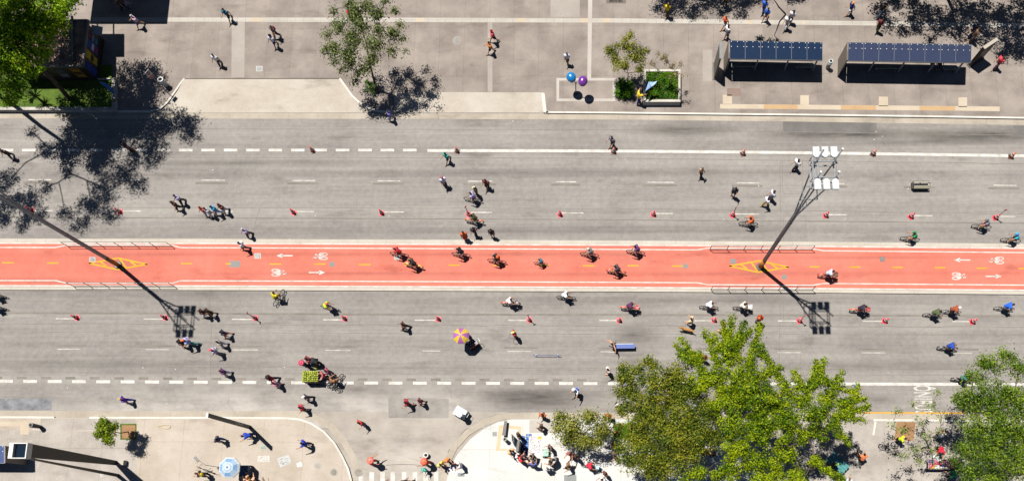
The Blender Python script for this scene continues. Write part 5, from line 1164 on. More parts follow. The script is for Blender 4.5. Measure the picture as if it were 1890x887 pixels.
 (752, 890, 90, 'walk', '#2c2a2c', '#2c2a2e', 'k', 'dark walker on the middle bars of the zebra crossing', {}),
 (762, 891, 80, 'walk2', '#3a3434', '#2c2a2e', 'b', 'second dark walker on the middle bars of the zebra crossing', {}),
 (692, 853, 10, 'reach', '#e06850', '#c85040', 'b', 'rope turner in a wide salmon hat on the left of the side road', dict(hat=('hat', '#e8705c'), sc=1.1)),
 (793, 855, 170, 'reach', '#d8583c', '#c05038', 'b', 'rope turner in a wide red orange hat on the right of the side road', dict(hat=('hat', '#e0603c'), sc=1.1)),
 (788, 867, 250, 'look', '#30b8b0', '#2888a8', 'b', 'child in turquoise beside the red orange hat', dict(sc=.8, hat=('cap', '#38c0a8'))),
 (817, 857, 320, 'look', '#d8d060', '#8a8a30', 'b', 'person in yellow left of the painted cloth', {}),
 (829, 849, 300, 'look', '#e8883c', '#8a5838', 'y', 'person in bright orange above the painted cloth', dict(hat=('cap', '#e88020'))),
 (853, 859, 200, 'look', '#f2eef2', '#b8b0b8', 'b', 'person in white right of the painted cloth', {}),
 (960, 806, 200, 'stand', '#5a4a44', '#3c3430', 'B', 'long haired person at the top of the dark display panel', {}),
 (944, 833, 320, 'reach', '#e0b080', '#6a5a50', 'k', 'person in apricot leaning at the left end of the crowd', dict(skin=0)),
 (957, 841, 330, 'look', '#e8e4e8', '#a03040', 'r', 'person with auburn hair in white at the top of the crowd row', {}),
 (962, 849, 20, 'look', '#d02838', '#4a4450', 'b', 'person in scarlet in the crowd row', {}),
 (970, 847, 60, 'look', '#3a3040', '#3c3c48', 'k', 'person in dark plum directly below the blue sheet', {}),
 (978, 855, 80, 'look', '#e8c0a8', '#4a4850', 'k', 'person in peach in the lower part of the crowd row', dict(skin=0)),
 (986, 859, 90, 'look', '#5a66a8', '#3c4058', 'r', 'person in slate blue, last of the crowd row', {}),
 (986, 845, 160, 'look', '#5a584c', '#33302e', 'k', 'person in grey green right below the drawings sheet', {}),
 (1018, 828, 200, 'look', '#6a5850', '#3c3430', 'b', 'person in taupe right of the green box', {}),
 (1018, 854, 160, 'stand2', '#6a5c50', '#4a4038', 'b', 'person in mouse brown of the pair below the green box', {}),
 (1025, 849, 200, 'reach', '#c8c0b8', '#6a5c4c', 'k', 'person in pale grey of the pair below the green box', {}),
 (1012, 866, 120, 'stand', '#f4f2f4', '#c8c8d0', 'y', 'person in white standing below the pair', dict(hat=None)),
 (1054, 839, 240, 'reach', '#b86858', '#5a3c34', 'k', 'person in terracotta, upper one left of the red-shirted plaza rider', {}),
 (1064, 844, 230, 'stand', '#5a3c34', '#33302e', 'b', 'person in dark brown beside the one in terracotta', {}),
 (1051, 862, 200, 'stride2', '#8a6a48', '#3a3030', 'b', 'person in khaki brown, lower one left of the red-shirted plaza rider', {}),
 (1117, 875, 220, 'stand', '#5c4032', '#33302e', 'r', 'person in chestnut near the bottom edge of the plaza', {}),
 (1113, 884, 220, 'look', '#f0f0f4', '#3c3c44', 'k', 'person in white at the bottom edge of the plaza', {}),
 (1123, 770, 260, 'walk', '#d84a38', '#8a3428', 'r', 'person in a vermilion top between the pale and the olive tree', {}),
 (1131, 824, 180, 'stand', '#c86a40', '#4a3a34', 'b', 'person in copper left of the olive tree', {}),
 (1134, 842, 200, 'stand2', '#6a5044', '#3c3430', 'b', 'person in umber left of the olive tree', {}),
 (1060, 812, 200, 'stand', '#d8703c', '#4a3a34', 'r', 'person in tangerine under the pale tree', {}),
 (1216, 812, 200, 'stand', '#e8e8f0', '#3c4860', 'w', 'person in a white hat inside a gap of the olive tree', {}),
 (1283, 866, 200, 'wide', '#a8c8f0', '#5a78b0', 'b', 'person in sky blue with spread arms under the trees at the bottom', {}),
 (1303, 867, 200, 'stand', '#dcd8d4', '#4a4448', 'y', 'person in off white under the trees at the bottom', {}),
 (1314, 838, 200, 'stand', '#4a3a3c', '#33302e', 'k', 'dark person beside the yellow table in the tree gap', {}),
 (1500, 858, 200, 'look', '#3860b8', '#2c3c60', 'b', 'person in cobalt blue left of the teal table', dict(skin=0)),
 (1530, 860, 20, 'stand', '#3a3430', '#33302e', None, 'person with a lime green cap at the teal table', dict(hat=('cap', '#b8f020'))),
 (1556, 888, 90, 'look', '#c8d4e8', '#c8a070', 'y', 'person in pale blue at the bottom edge below the teal table', {}),
 (1728, 806, 120, 'look', '#f0f0f4', '#a8b0c8', None, 'person in white with an orange cap above the market table', dict(hat=('cap', '#f0902c'))),
 (1727, 828, 250, 'bend', '#c81c38', '#22181c', 'k', 'vendor in crimson bending over the market table', {}),
 (1752, 877, 180, 'bend', '#12985a', '#5a3c2c', 'k', 'person in emerald green bending below the market table', {}),
 (1798, 797, 200, 'stand', '#d85c1c', '#8a4018', 'b', 'person in deep orange in a gap of the right green tree', {}),
 (1653, 812, 350, 'look', '#d8f020', '#28282c', 'k', 'person in fluorescent yellow at the parked bicycle under the thin tree', {}),
]:
    person(*a[:8], **a[8])
for i, (x, lab) in enumerate(((1716, 'left one of two people sitting on the bench of the longer shelter'), (1729, 'right one of two people sitting on the bench of the longer shelter'))):
    p = G(x, 121, .14); person(0, 0, 270, 'sit', ['#3c3a44', '#4a3a34'][i], ['#3a4a70', '#2e3448'][i], 'k', lab, loc=p)
for m_ in [m for P_ in POSES.values() for m in P_.values() if hasattr(m, 'polygons')]: pass

# ------------------------------------------------------------------ cones
def cone(px, py, label, grp, body, basecol, pole=False, z=0):
    p = G(px, py, z); g = empty('traffic_cone', p, random.uniform(0, 1.5)); tag(g, label, 'traffic cone', grp)
    if 'cb' not in BK:
        s = MB(); s.box((0, 0, .02), (.48, .48, .04)); BK['cb'] = s.mesh('base')
        s = MB(); s.lathe((0, 0, 0), [(.2, .04), (.045, .8)], 18); BK['cc'] = s.mesh('cone', True)
        s = MB(); s.lathe((0, 0, 0), [(.168, .24), (.143, .36)], 18); BK['c1'] = s.mesh('band', True)
        s = MB(); s.lathe((0, 0, 0), [(.118, .5), (.094, .62)], 18); BK['c2'] = s.mesh('band', True)
        s = MB(); [s.tube([(0, 0, .74+.16*k), (0, 0, .9+.16*k)], .035, 8, k % 2) for k in range(5)]; s.box((0, 0, 1.62), (.22, .03, .2), mi=1); BK['cp'] = s.mesh('pole')
        for k in ('cb', 'cc', 'c1', 'c2'): BK[k].materials.append(None)
        BK['cp'].materials.append(None); BK['cp'].materials.append(None)
    link('base', BK['cb'], g, mat(basecol, .6, k=.5)); link('cone', BK['cc'], g, mat(body, .5, k=.5)); link('band', BK['c1'], g, mat('#f2e8e4', .5)); link('band', BK['c2'], g, mat('#f2e8e4', .5))
    if pole: link('striped_pole', BK['cp'], g, [mat('#f8f4f2', .5), mat('#e03848', .5)])
OD = ['first', 'second', 'third', 'fourth', 'fifth', 'sixth', 'seventh', 'eighth', 'ninth', 'tenth', 'eleventh', 'twelfth']
for i, (x, y, q) in enumerate([(58, 388, 0), (221.5, 391, 0), (542, 392.5, 0), (704.5, 393.5, 0), (864.5, 395.5, 1), (1033.5, 396, 0), (1206, 396, 0), (1352, 397, 1), (1524, 398, 0), (1681, 400, 0), (1837, 402, 1)]):
    cone(x, y, OD[i]+' red cone from the left along the upper road'+(', with striped pole' if q else ''), 'red cones along the upper road', '#d81e34', '#e03044', q)
for i, (x, y) in enumerate([(244, 277), (577, 278.5), (843.5, 279.5), (1132.5, 280.5), (1371, 284), (1611, 284.5), (1865.5, 289.5)]):
    cone(x, y, OD[i]+' brown orange cone from the left on the thick white line', 'orange cones on the thick white line', '#d8602c', '#5a3224')
for i, (x, y, q) in enumerate([(142, 586, 0), (305, 586, 0), (471.5, 587, 1), (636, 587.5, 0), (809, 588.5, 0), (977, 590, 1), (1143, 591, 0), (1318, 590.5, 0), (1475.5, 591.5, 1), (1633, 592, 0), (1794.5, 593.5, 0)]):
    cone(x, y, OD[i]+' red cone from the left along the lower road'+(', with striped pole' if q else ''), 'red cones along the lower road', '#d81e34', '#e03044', q)

# ------------------------------------------------------------------ single things
def parasol(px, py, h, r, cols, label, n=8, rings=False):
    c = G(px, py, h); g = empty('parasol', (c.x, c.y, 0)); tag(g, label, 'parasol')
    s = MB(); tp = Vector((0, 0, h+.18))
    for k in range(n):
        a, b = 2*math.pi*(k+.5)/n, 2*math.pi*(k+1.5)/n
        if rings:
            fr_ = [0, .12, .25, .42, .5, .84, 1.0]; ci = [2, 0, 3, 0, 1, 0]
            for j in range(6):
                f0, f1 = fr_[j], fr_[j+1]; P = lambda f, t: Vector((math.cos(t)*r*f, math.sin(t)*r*f, h+.4*(1-f*f)))
                mi = ci[j]
                if j == 4: mi = 1 if k % 2 else 3
                s.add([P(f0, a), P(f0, b), P(f1, b), P(f1, a)], [(0, 1, 2, 3)], mi)
        else:
            for j in range(4):
                f0, f1 = j/4, (j+1)/4; P = lambda f, t: Vector((math.cos(t)*r*f, math.sin(t)*r*f, h+.34*(1-f*f)))
                s.add([P(f0, a), P(f0, b), P(f1, b), P(f1, a)], [(0, 1, 2, 3)], k % 2)
        s.add([Vector((math.cos(a)*r, math.sin(a)*r, h)), Vector((math.cos(b)*r, math.sin(b)*r, h)), Vector((math.cos(b)*r*.99, math.sin(b)*r*.99, h-.12)), Vector((math.cos(a)*r*.99, math.sin(a)*r*.99, h-.12))], [(0, 1, 2, 3)], 0 if rings else k % 2)
    s.build('canopy', [mat(x, .7) for x in cols], g)
    MB().tube([(0, 0, .05), (0, 0, h+.42)], .022, 8).build('pole', m_steel, g)
    s = MB()
    for k in range(n): a = 2*math.pi*(k+.5)/n; s.bar((0, 0, h+.3), (math.cos(a)*r*.97, math.sin(a)*r*.97, h-.01), .012)
    s.build('ribs', m_steel, g); MB().lathe((0, 0, 0), [(.22, .0), (.22, .06), (.04, .1)], 14).build('foot', m_gmetal, g)
    return c
c = parasol(851, 619, 2.15, .72, ['#fbd23c', '#c070c0'], 'purple and yellow segmented parasol over a vendor cart in the lower road')
def cart(label, px, py, L, Wd, h, col, topcol, hd=0, wheels=True, name='cart', z=0):
    p = G(px, py, h+z); g = empty(name, (p.x, p.y, z), R(hd)); tag(g, label, 'cart')
    MB().box((0, 0, h*.62), (L, Wd, h*.62)).build('body', mat(col, .5), g); MB().box((0, 0, h*.95), (L*1.05, Wd*1.05, .04)).build('top', mat(topcol, .5), g)
    for x in (-L*.3, L*.3):
        for y in (-1, 1): w_ = MB().ring((x, y*(Wd/2+.03), .2), (0, 1, 0), .17, .03, 16, 5).build('wheel', mat('#222222'), g)
    MB().tube([(L/2, -Wd*.35, h*.85), (L/2+.25, -Wd*.35, h*.95), (L/2+.25, Wd*.35, h*.95), (L/2, Wd*.35, h*.85)], .02, 6).build('handle', m_steel, g)
    return g, p
g, p = cart('small red vendor cart in the shade of the purple and yellow parasol', 872, 633, .8, .5, .95, '#a02438', '#5a2028', 30)
s = MB()
for k in range(7): s.lathe((-.3+.1*k, .12*((-1)**k), .93), [(.035, 0), (.035, .16), (.015, .2)], 8)
s.build('bottles', mat('#d8dce0', .3), g)
g, p = cart('wooden cart piled with green coconuts on the dashed line of the lower road', 573, 694, 1.32, .95, 1.05, '#6a4a2c', '#4a3420', 0, name='coconut_cart')
rr = random.Random(5); s = MB()
for i in range(9):
    for j in range(6): s.ball((-.62+.155*i+rr.uniform(-.02, .02), -.42+.165*j+rr.uniform(-.02, .02), 1.09+rr.uniform(0, .05)), (.088, .088, .1), 8, 6, rr.randint(0, 2))
for i in range(7):
    for j in range(4): s.ball((-.5+.165*i+rr.uniform(-.03, .03), -.28+.18*j+rr.uniform(-.03, .03), 1.24), (.088, .088, .1), 8, 6, rr.randint(0, 2))
o = s.build('coconuts', [mat('#c8d838', .5), mat('#a8bc28', .5), mat('#dce450', .5)], None, True); o.location = g.location; tag(o, 'heap of yellow green coconuts covering the top of the wooden cart', 'coconuts'); o['kind'] = 'stuff'
cp_ = G(583, 679, .1); s = MB(); s.ball((0, 0, 0), (.16, .14, .14), 10, 8); o = s.build('fruit_bag', mat('#c8cc40'), None, True); o.location = G(583.5, 678.5, .14); tag(o, 'small yellow green bag of fruit lying above the coconut cart', 'bag')
g, p = cart('white ice cream cart with a dark lid at the mouth of the side road', 849, 760, .95, .75, .95, '#f4f4f2', '#fafaf8', -30, name='ice_cream_cart')
MB().box((.1, .05, .93), (.36, .3, .03)).build('lid', mat('#4a5058', .4), g)
c = parasol(423.5, 862, 2.3, .92, ['#f2f5f8', '#8cbce8', '#4a88b8', '#bcd8f0'], 'blue and white ringed parasol on the lower left pavement', 8, True)
g, p = cart('dark blue vendor stand in the shade right of the ringed parasol', 449, 868, .7, .9, .9, '#2c4468', '#3c6090', 0, name='vendor_stand', z=.13)
# phones
g = empty('phone_booth', (G(1063, 172, .13).x, G(1063, 172, .13).y, .13)); tag(g, 'twin egg shaped public phone hoods, one blue and one purple, on a shared post', 'phone booth')
b0 = Vector(g.location)
MB().tube([(0, 0, 0), (0, 0, 1.55)], .05, 10).build('post', m_dkm, g); MB().lathe((0, 0, 0), [(.22, 0), (.22, .03), (.06, .06)], 12).build('foot', m_gmetal, g)
for (x, y, col, nm, nose) in ((1054, 143.5, '#1f93e0', 'blue', (.5, -.75)), (1076, 150.5, '#8a3fb0', 'purple', (-.2, -1))):
    q = G(x, y, 2.0)-b0; s = MB(); N = 20; M_ = 12; vs = []; n_ = Vector((*nose, 0)).normalized()
    for i in range(M_):
        t_ = math.pi*.62*i/(M_-1)
        for k in range(N):
            a = 2*math.pi*k/N; d = Vector((math.cos(a), math.sin(a), 0)); e = 1+.22*max(0, d.dot(n_))**3
            vs.append(q+Vector((d.x*.43*math.sin(t_)*e, d.y*.43*math.sin(t_)*e, .1+.38*math.cos(t_))))
    s.add(vs, [(i*N+k, i*N+(k+1) % N, (i+1)*N+(k+1) % N, (i+1)*N+k) for i in range(M_-1) for k in range(N)])
    o = s.build('hood', mat(col, .22), g, True); o['label'] = nm+' hood'
    MB().tube([(0, 0, 1.5), (q.x*.6, q.y*.6, 1.7)], .03, 6).build('arm', m_dkm, g); MB().box((q.x*.85, q.y*.85, 1.5), (.2, .2, .36)).build('telephone', mat('#4a4c50'), g)
# blue kite above the planter
g = empty('kite'); tag(g, 'blue pointed fish shaped kite floating over the planter', 'kite')
def pol(pts, th, m, nm):
    s = MB(); P = [G(*p) for p in pts]; n = len(P); dz = Vector((0, 0, th)); s.add(P+[p+dz for p in P], [tuple(range(n))[::-1], tuple(range(n, 2*n))]+[(i, (i+1) % n, n+(i+1) % n, n+i) for i in range(n)]); return s.build(nm, m, g)
pol([(1191, 169, 1.9), (1197, 151, 2.1), (1205, 153, 2.1), (1202, 161, 2.0)], .03, mat('#3c80c8', .5), 'tail'); pol([(1197, 151.5, 2.15), (1207, 152, 2.15), (1213, 150, 2.2), (1209, 156, 2.15), (1202, 161, 2.1)], .04, mat('#78aee0', .5), 'body')
MB().tube([G(1180, 183, 1.3), G(1196, 160, 2.05)], .008, 4).build('line', m_dkm, g)
# traffic sign, bin, beach flag at the upper left
b = G(308, 170, .13); g = empty('traffic_sign', b); tag(g, 'white and red no parking sign on a thin post left of the round bin', 'sign')
MB().tube([(0, 0, 0), (0, 0, 3.1)], .03, 8).build('post', m_steel, g)
s = MB(); rt = Euler((0, 0, R(55))).to_matrix()
s.box((0, 0, 2.65), (.5, .02, .9), rot=rt); sp_ = s.build('sign_plate', m_white2, g)
f = Vector((math.sin(R(55)), -math.cos(R(55)), 0))
s = MB(); s.ring(f*.02+Vector((0, 0, 2.85)), f, .17, .025, 20, 4); s.box(f*.018+Vector((0, 0, 2.35)), (.44, .012, .26), rot=rt); s.bar(f*.022+rt@Vector((-.12, 0, 0))+Vector((0, 0, 2.97)), f*.022+rt@Vector((.12, 0, 0))+Vector((0, 0, 2.73)), .03); s.build('red_marks', mat('#c82838', .5), sp_)
s = MB()
for dx, dz, a_, b_ in ((-.05, 0, .03, .2), (.01, .085, .1, .03), (.01, 0, .09, .03), (.01, -.085, .1, .03)): s.box(f*.016+rt@Vector((dx, 0, 0))+Vector((0, 0, 2.85+dz)), (a_, .01, b_), rot=rt)
s.build('letter', m_blk, sp_)
def bin_(px, py, label, h=1.0, r=.27, col='#e4e2dc', zz=.13, rcol='#f2f0ea'):
    b = G(px, py, zz); g = empty('litter_bin', b); tag(g, label, 'litter bin')
    MB().lathe((0, 0, 0), [(r*.8, .1), (r, h-.03)], 18).build('body', mat(col, .5), g, True)
    MB().ring((0, 0, h), (0, 0, 1), r*.8, r*.26, 20, 6).build('rim', mat(rcol, .4), g, True); MB().lathe((0, 0, h-.04), [(r*.62, 0), (r*.62, .02)], 14).build('opening', mat('#1a1a1a'), g)
    MB().tube([(0, 0, 0), (0, 0, .12)], .07, 8).build('foot', m_gmetal, g); return g
bin_(308, 159, 'white rimmed round litter bin in the tree shade right of the no parking sign')
bin_(75, 787, 'dark cylindrical litter bin at the lower left kerb', 1.1, .2, '#3e3c3a', rcol='#8a8884')
bin_(1527, 126, 'round pale litter bin between the two bus shelters', 1.0, .22, '#b8c0b8', rcol='#d8e4de')
bin_(788, 840, 'short white bucket above the right rope turner', .4, .22, '#ececea', 0)
bin_(934, 812, 'grey litter bin below the stone bench on the plaza', .9, .17, '#8a867e', rcol='#b8b4a8')
b = G(216, 180, .13); g = empty('beach_flag', b); tag(g, 'bright blue feather banner beside the garden wall corner', 'banner')
MB().tube([(0, 0, 0), (0, 0, 1.2), (-.05, 0, 2.4)], [.02, .016, .01], 6).build('pole', m_steel, g)
s = MB(); s.add([(0, 0, .5), (.3, .1, .9), (.38, .12, 1.6), (.22, .08, 2.2), (-.05, 0, 2.4), (0, 0, 1.2)], [(0, 1, 2, 3, 4, 5)]); s.add([(0, .012, .5), (.3, .112, .9), (.38, .132, 1.6), (.22, .092, 2.2), (-.05, .012, 2.4), (0, .012, 1.2)], [(5, 4, 3, 2, 1, 0)]); s.build('cloth', mat('#2a78e0', .6), g)
# dumb steel frame lying in the upper road
p0 = G(1699.5, 342, .35); g = empty('steel_crate', (p0.x, p0.y, 0)); tag(g, 'dark steel frame trolley standing alone in the upper road at the right', 'trolley')
L_, W_ = 1.45, .55; s = MB()
for z in (.12, .55): 
    for q in (((-L_/2, -W_/2), (L_/2, -W_/2)), ((L_/2, -W_/2), (L_/2, W_/2)), ((L_/2, W_/2), (-L_/2, W_/2)), ((-L_/2, W_/2), (-L_/2, -W_/2))): s.bar((*q[0], z), (*q[1], z), .05)
for x in (-L_/2, 0, L_/2):
    for y in (-W_/2, W_/2): s.bar((x, y, .02), (x, y, .55), .045)
s.build('frame', mat('#35342f', .5), g)
s = MB(); s.box((0, W_/2-.07, .59), (L_, .06, .03)); s.box((0, -W_/2+.05, .59), (L_, .07, .03)); s.box((0, -W_/2-.06, .5), (L_, .05, .03)); s.build('rails', mat('#d8d4b0', .5), g)
MB().box((0, 0, .2), (L_-.06, W_-.06, .03)).build('deck', mat('#6a625c', .6), g)
MB().box((0, -W_/2-.01, .32), (L_-.02, .02, .36)).build('side_panel', m_blk, g)
for x in (-.6, .6):
    for y in (-.22, .22): MB().ring((x, y, .05), (0, 1, 0), .04, .015, 12, 4).build('castor', m_blk, g)
# blue bar hurdles and the blue mat bench
def hurdle(px0, px1, y, label):
    a, b = G(px0, y, .3), G(px1, y, .3); g = empty('low_hurdle'); tag(g, label, 'hurdle', 'low blue hurdles in the lower road'); mb_ = mat('#2f52a8', .4)
    MB().tube([a, b], .025, 8).build('bar', mb_, g)
    for t_ in (.1, .9): p = a.lerp(b, t_); s = MB(); s.bar((p.x, p.y-.2, .03), (p.x, p.y+.2, .03), .06, .04); s.bar((p.x, p.y, .03), (p.x, p.y, .36), .05); s.build('foot', mb_, g)
hurdle(984, 1035, 655.5, 'low blue hurdle lying across the lower road left of the shirtless man')
hurdle(1380, 1420, 653, 'low blue hurdle half hidden by the big bright green tree')
a, b = G(1130, 639, .5), G(1171.5, 638.5, .5); g = empty('padded_bench'); tag(g, 'long blue padded exercise bench in front of the shirtless man', 'bench')
MB().bar(a, b, .38, .12).build('pad', mat('#1450b4', .6), g); MB().bar(a+Vector((.05, .21, -.02)), b+Vector((-.1, .21, -.02)), .06, .05).build('rail', mat('#dfe6f0', .4), g)
for t_ in (.1, .9): p = a.lerp(b, t_); MB().box((p.x, p.y, .22), (.06, .3, .44)).build('leg', m_steel, g)
# dog
c0 = G(1268, 608, .45); V = [Vector(q) for q in [(.0, 0, .5), (.22, 0, .52), (.42, 0, .6), (.56, 0, .74), (.66, 0, .72), (.8, 0, .66), (-.22, 0, .5), (-.4, 0, .52), (-.55, .05, .62), (-.72, .1, .7)]]
E = [(0, 1), (1, 2), (2, 3), (3, 4), (4, 5), (0, 6), (6, 7), (7, 8), (8, 9)]; Rr = [.13, .15, .1, .085, .095, .04, .12, .1, .045, .03]
for (bx, x, y, hind) in ((1, .26, .1, 0), (1, .26, -.1, 0), (7, -.38, .1, 1), (7, -.38, -.1, 1)):
    n = len(V)
    if hind: V += [Vector((x+.06, y, .36)), Vector((x-.08, y, .2)), Vector((x-.04, y, .03)), Vector((x+.04, y, .025))]
    else: V += [Vector((x, y, .36)), Vector((x+.02, y, .2)), Vector((x+.03, y, .03)), Vector((x+.09, y, .025))]
    Rr += [.075 if hind else .06, .04, .03, .028]; E += [(bx, n), (n, n+1), (n+1, n+2), (n+2, n+3)]
me = skin_mesh(V, E, Rr, 1); mb = MB(); to_mb(me, mb)
for y in (.08, -.08): mb.add([(.62, y, .8), (.55, y*1.2, .78), (.6, y*1.7, .66)], [(0, 1, 2)]); mb.ball((.72, y*.5, .75), .014, 5, 4, 1)
mb.ball((.84, 0, .67), .022, 6, 4, 1)
o = mb.build('dog', [mat('#d89a50'), m_blk], None, True); o.location = (c0.x, c0.y, 0); o.rotation_euler = (0, 0, R(168)); tag(o, 'golden long haired dog walking left above the bright green tree', 'dog')
# plaza furniture
P = W([(931, 775.5), (936, 776), (933, 803), (926.5, 802)], .6); g = empty('stone_bench'); tag(g, 'narrow grey stone bench at the top of the tactile frame on the plaza', 'bench')
s = MB(); s.prism([(p.x, p.y) for p in P], .5, .6); s.build('seat', mat('#8e8780', .8), g)
for t_ in (.15, .85): p = (P[0]+P[1])/2; p = p.lerp((P[2]+P[3])/2, t_); MB().box((p.x, p.y, .31), (.24, .14, .37)).build('leg', m_gmetal, g)
P0, P1 = G(957.5, 811, 2.0), G(954.5, 832, 2.0); g = empty('display_panel'); tag(g, 'dark free standing display panel left of the blue sheet on the plaza', 'display panel')
d = P1-P0; ang = math.atan2(d.y, d.x); c_ = (P0+P1)/2; MB().box((c_.x, c_.y, 1.1), (d.length, .2, 1.9), ang).build('panel', mat('#4a4a40', .6), g); MB().box((c_.x, c_.y, .16), (d.length, .5, .05), ang).build('foot', m_gmetal, g)
P0, P1 = G(944, 800, 1.4), G(955, 829, 1.4); g = empty('curved_banner'); tag(g, 'curved thin dark banner frame left of the display panel', 'banner')
s = MB(); pts = [P0, P0.lerp(P1, .33)+Vector((-.12, -.1, 0)), P0.lerp(P1, .66)+Vector((-.12, -.1, 0)), P1]; s.tube([Vector((p.x, p.y, .14)) for p in pts], .03, 6); s.tube(pts, .03, 6)
s.tube([Vector((P0.x, P0.y, .14)), P0], .03, 6); s.tube([Vector((P1.x, P1.y, .14)), P1], .03, 6); s.build('frame', m_dkm, g)
s = MB(); 
for i in range(3): a, b = pts[i], pts[i+1]; s.prism([(a.x, a.y), (b.x, b.y), (b.x+.02, b.y+.02), (a.x+.02, a.y+.02)], .3, 1.35)
s.build('cloth', mat('#5a6068', .6), g)
g, p = cart('small mint green trolley with a white rim right of the drawings sheet', 1007.5, 835, .42, .52, .6, '#9a948c', '#7fc4a4', 0, name='green_trolley', z=.13)
# teal picnic table
P = W([(1533, 838), (1540, 837), (1564, 862), (1557, 872)], .78); c_ = G(1546, 854, .78); g = empty('picnic_table'); tag(g, 'teal slatted table set diagonally at the bottom right of the bright tree', 'table')
ang = math.atan2(G(1562, 866, 0).y-G(1534, 840, 0).y, G(1562, 866, 0).x-G(1534, 840, 0).x); rt = Matrix.Rotation(ang, 3, 'Z'); tm_ = mat('#3f9c98', .5)
s = MB()
for k in range(4): s.box(c_+rt@Vector((0, -.4+.27*k, 0)), (1.75, .25, .05), rot=rt)
s.build('tabletop', tm_, g)
for x in (-.7, .7): MB().box(Vector((c_.x, c_.y, .44))+rt@Vector((x, 0, 0)), (.08, .7, .62), rot=rt).build('leg', m_dkm, g)
g = empty('bench'); tag(g, 'dark wooden bench parallel to the teal table on its lower left side', 'bench')
c2 = Vector((c_.x, c_.y, .48))+rt@Vector((-.2, -.95, 0)); MB().box(c2, (1.9, .3, .05), rot=rt).build('seat', mat('#6a4a48', .6), g)
for x in (-.7, .7): MB().box(Vector((c2.x, c2.y, .29))+rt@Vector((x, 0, 0)), (.08, .28, .32), rot=rt).build('leg', m_dkm, g)
# market table
A_, B_ = G(1712, 846, .8), G(1776, 865, .8); g = empty('market_table'); tag(g, 'long market table covered with red and white trinkets under the thin tree', 'market table')
wd, hh = B_.x-A_.x, A_.y-B_.y; cx, cy = (A_.x+B_.x)/2, (A_.y+B_.y)/2
MB().box((cx, cy, .78), (wd, hh, .05)).build('tabletop', mat('#c8b8a8', .8), g); MB().box((cx, cy-hh/2-.02, .5), (wd+.1, .03, .6)).build('cloth_skirt', mat('#241c1c'), g)
for x in (-1, 1):
    for y in (-1, 1): MB().box((cx+x*(wd/2-.1), cy+y*(hh/2-.1), .44), (.05, .05, .62)).build('leg', m_dkm, g)
cols = ['#e02c4c', '#f4f0ee', '#c81c40', '#2a8a78', '#4a3ca8', '#e0c020', '#e87ca0', '#2c2428']; rr = random.Random(8)
for i in range(13):
    for j in range(5):
        x, y = A_.x+.14+i*(wd-.25)/12, B_.y+.12+j*(hh-.24)/4; ci = rr.choice([0, 1, 1, 0, 2, 3, 4, 5, 6, 7]) if j else rr.choice([1, 0, 5, 1])
        s = MB(); k = rr.random()
        if k < .5: s.box((0, 0, .05), (rr.uniform(.1, .2), rr.uniform(.12, .2), rr.uniform(.06, .16)), rr.uniform(0, 1)); nm = 'small_box'
        else: s.lathe((0, 0, 0), [(.04, 0), (.075, .08), (.07, .12), (.04, .14)], 9); nm = 'ornament'
        o = s.build(nm, mat(cols[ci], .5)); o.location = (x, y, .81); tag(o, '%s item, %s from the left in the %s row of the market table' % ({'small_box': 'small boxed', 'ornament': 'round'}[nm], (OD+['last'])[i], ['front', 'second', 'middle', 'fourth', 'back'][j]), 'trinket', 'trinkets on the market table')
b = G(1730, 841, .6); o = MB().ball((0, 0, 0), (.42, .28, .06), 14, 6).build('tray', mat('#c8dcd0', .4), None, True); o.location = b; o.rotation_euler = (0, 0, .5); tag(o, 'pale oval tray held between the crimson vendor and the market table', 'tray')
# table in the tree gap
c_ = G(1303, 833, .75); g = empty('small_table'); tag(g, 'small yellow topped table in the dark gap between the lower trees', 'table')
MB().box(c_, (.9, .6, .05)).build('tabletop', mat('#d0a030', .6), g)
for x in (-.38, .38):
    for y in (-.22, .22): MB().box((c_.x+x, c_.y+y, .43), (.05, .05, .6)).build('leg', m_dkm, g)
# sign on a bent pole left of the ringed parasol
b = G(403, 861, .13); t_ = G(366, 848, 2.6); g = empty('hanging_sign'); tag(g, 'thin pole with a small slatted grey sign left of the ringed parasol', 'sign')
MB().tube([b, Vector((b.x, b.y, 2.2)), Vector((t_.x, t_.y, 2.6))], .025, 6).build('pole', m_dkm, g)
s = MB(); rt = Matrix.Rotation(R(-45), 3, 'Z')
for k in range(3): s.box(t_+Vector((-.18, .06, 0))+rt@Vector((0, -.08+.08*k, 0)), (.5, .05, .12), rot=rt)
s.build('sign_panel', mat('#8a8a84', .5), g)
# yellow hoop and the skipping rope
s = MB(); c_ = G(303, 787, .16); pts = [c_+Vector((.55*math.cos(a), .16*math.sin(a)*(1+.5*math.cos(a)), 0)) for a in [i*math.pi/12 for i in range(25)]]; s.tube(pts, .02, 6); o = s.build('cable_loop', mat('#d8b040', .5)); tag(o, 'yellow and black loop of cable lying on the lower left pavement', 'cable')
pts = []; a, b = G(699, 849, 1.1), G(781, 852, 1.1)
for i in range(21):
    t_ = i/20; p = a.lerp(b, t_); k = math.sin(math.pi*t_); pts.append(p+Vector((0, .35*k, .9*k)))
o = MB().tube(pts, .016, 6).build('skipping_rope', mat('#f0e8e0', .6), None, True); tag(o, 'long pale skipping rope arched between the two rope turners', 'rope')
s = MB(); s.ring(G(945, 620, .9), (.2, .5, 1), .25, .015, 20, 5); o = s.build('hoop', mat('#3a4a80', .4)); tag(o, 'thin blue hoop held left of the person with the pale yellow hat', 'hoop')
s = MB(); s.lathe((0, 0, 0), [(.035, 0), (.035, .15), (.012, .2), (.012, .23)], 10); o = s.build('bottle', mat('#e8ecee', .3)); o.location = G(1061, 749, 0); tag(o, 'small white bottle standing in the lower bus lane', 'bottle')
s = MB(); s.box((0, 0, .05), (.75, .2, .03)); 
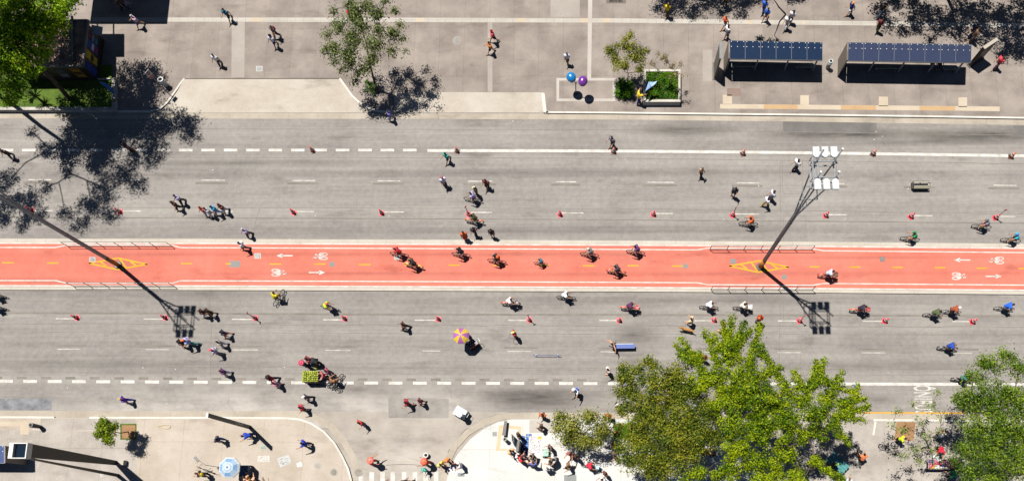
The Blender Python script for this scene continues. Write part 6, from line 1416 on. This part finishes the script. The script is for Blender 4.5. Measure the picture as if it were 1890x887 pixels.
for x in (-.25, .25):
    for y in (-.08, .08): s.ring((x, y, .03), (0, 1, 0), .02, .01, 8, 4)
# scraps of litter on the road
rr = random.Random(12)
def sp_w(x, y):
    road = 'on the upper road' if y < 440 else ('on the cycle path kerb' if y < 535 else 'on the lower road')
    best = min(((abs(x-xx)+abs(y-yy), t) for xx, yy, t in LM), key=lambda q: q[0])
    return road, best[1]
LM = [(393, 314, 'alone far left of the second lane dash'), (440, 354, 'right of the walkers four abreast'), (582, 398, 'just right of the third red cone'), (718, 399, 'below the fourth red cone'), (905, 399, 'right of the orange bicycle rider'), (1139, 294, 'nearest below the fourth orange cone'), (1154, 294, 'right of a scrap under the fourth orange cone'),
      (1400, 343, 'below a dash beside the charcoal walker'), (1336, 405, 'left of the rider in the orange top'), (1560, 404, 'right of the ninth red cone'), (1678, 293, 'above the steel trolley'), (1617, 243, 'in the dark patch at the gutter'), (1629, 252, 'right below the dark gutter patch'), (1613, 258, 'between dark patch and sixth orange cone'), (1676, 348, 'at the left end of the steel trolley'),
      (535, 441, 'against the median kerb on the left'), (636, 707, 'beside the coconut cart bicycles'), (525, 677, 'above the woman with big hair'), (1639, 687, 'above the solid white line'), (947, 224, 'by the upper gutter'), (308, 744, 'right of the walker in purple'), (125, 715, 'below the dashed line near the left edge'), (264, 678, 'above the dashed line, left one of two'), (324, 681, 'above the dashed line, right one of two'), (1072, 399, 'right of the sixth red cone')]
for i, (x, y) in enumerate([(393, 314), (440, 354), (582, 398), (718, 399), (905, 399), (1139, 294), (1154, 294), (1400, 343), (1336, 405), (1560, 404), (1678, 293), (1617, 243), (1629, 252), (1613, 258), (1676, 348), (535, 441), (636, 707), (525, 677), (1639, 687), (947, 224), (308, 744), (125, 715), (264, 678), (324, 681), (1072, 399)]):
    s = MB(); s.box((0, 0, .01), (rr.uniform(.06, .14), rr.uniform(.05, .1), .012), rr.uniform(0, 3)); o = s.build('paper_scrap', mat('#f2eee6')); o.location = G(x, y, .004); tag(o, 'white paper scrap %s, %s' % (sp_w(x, y)), 'litter', 'scraps of paper on the road')
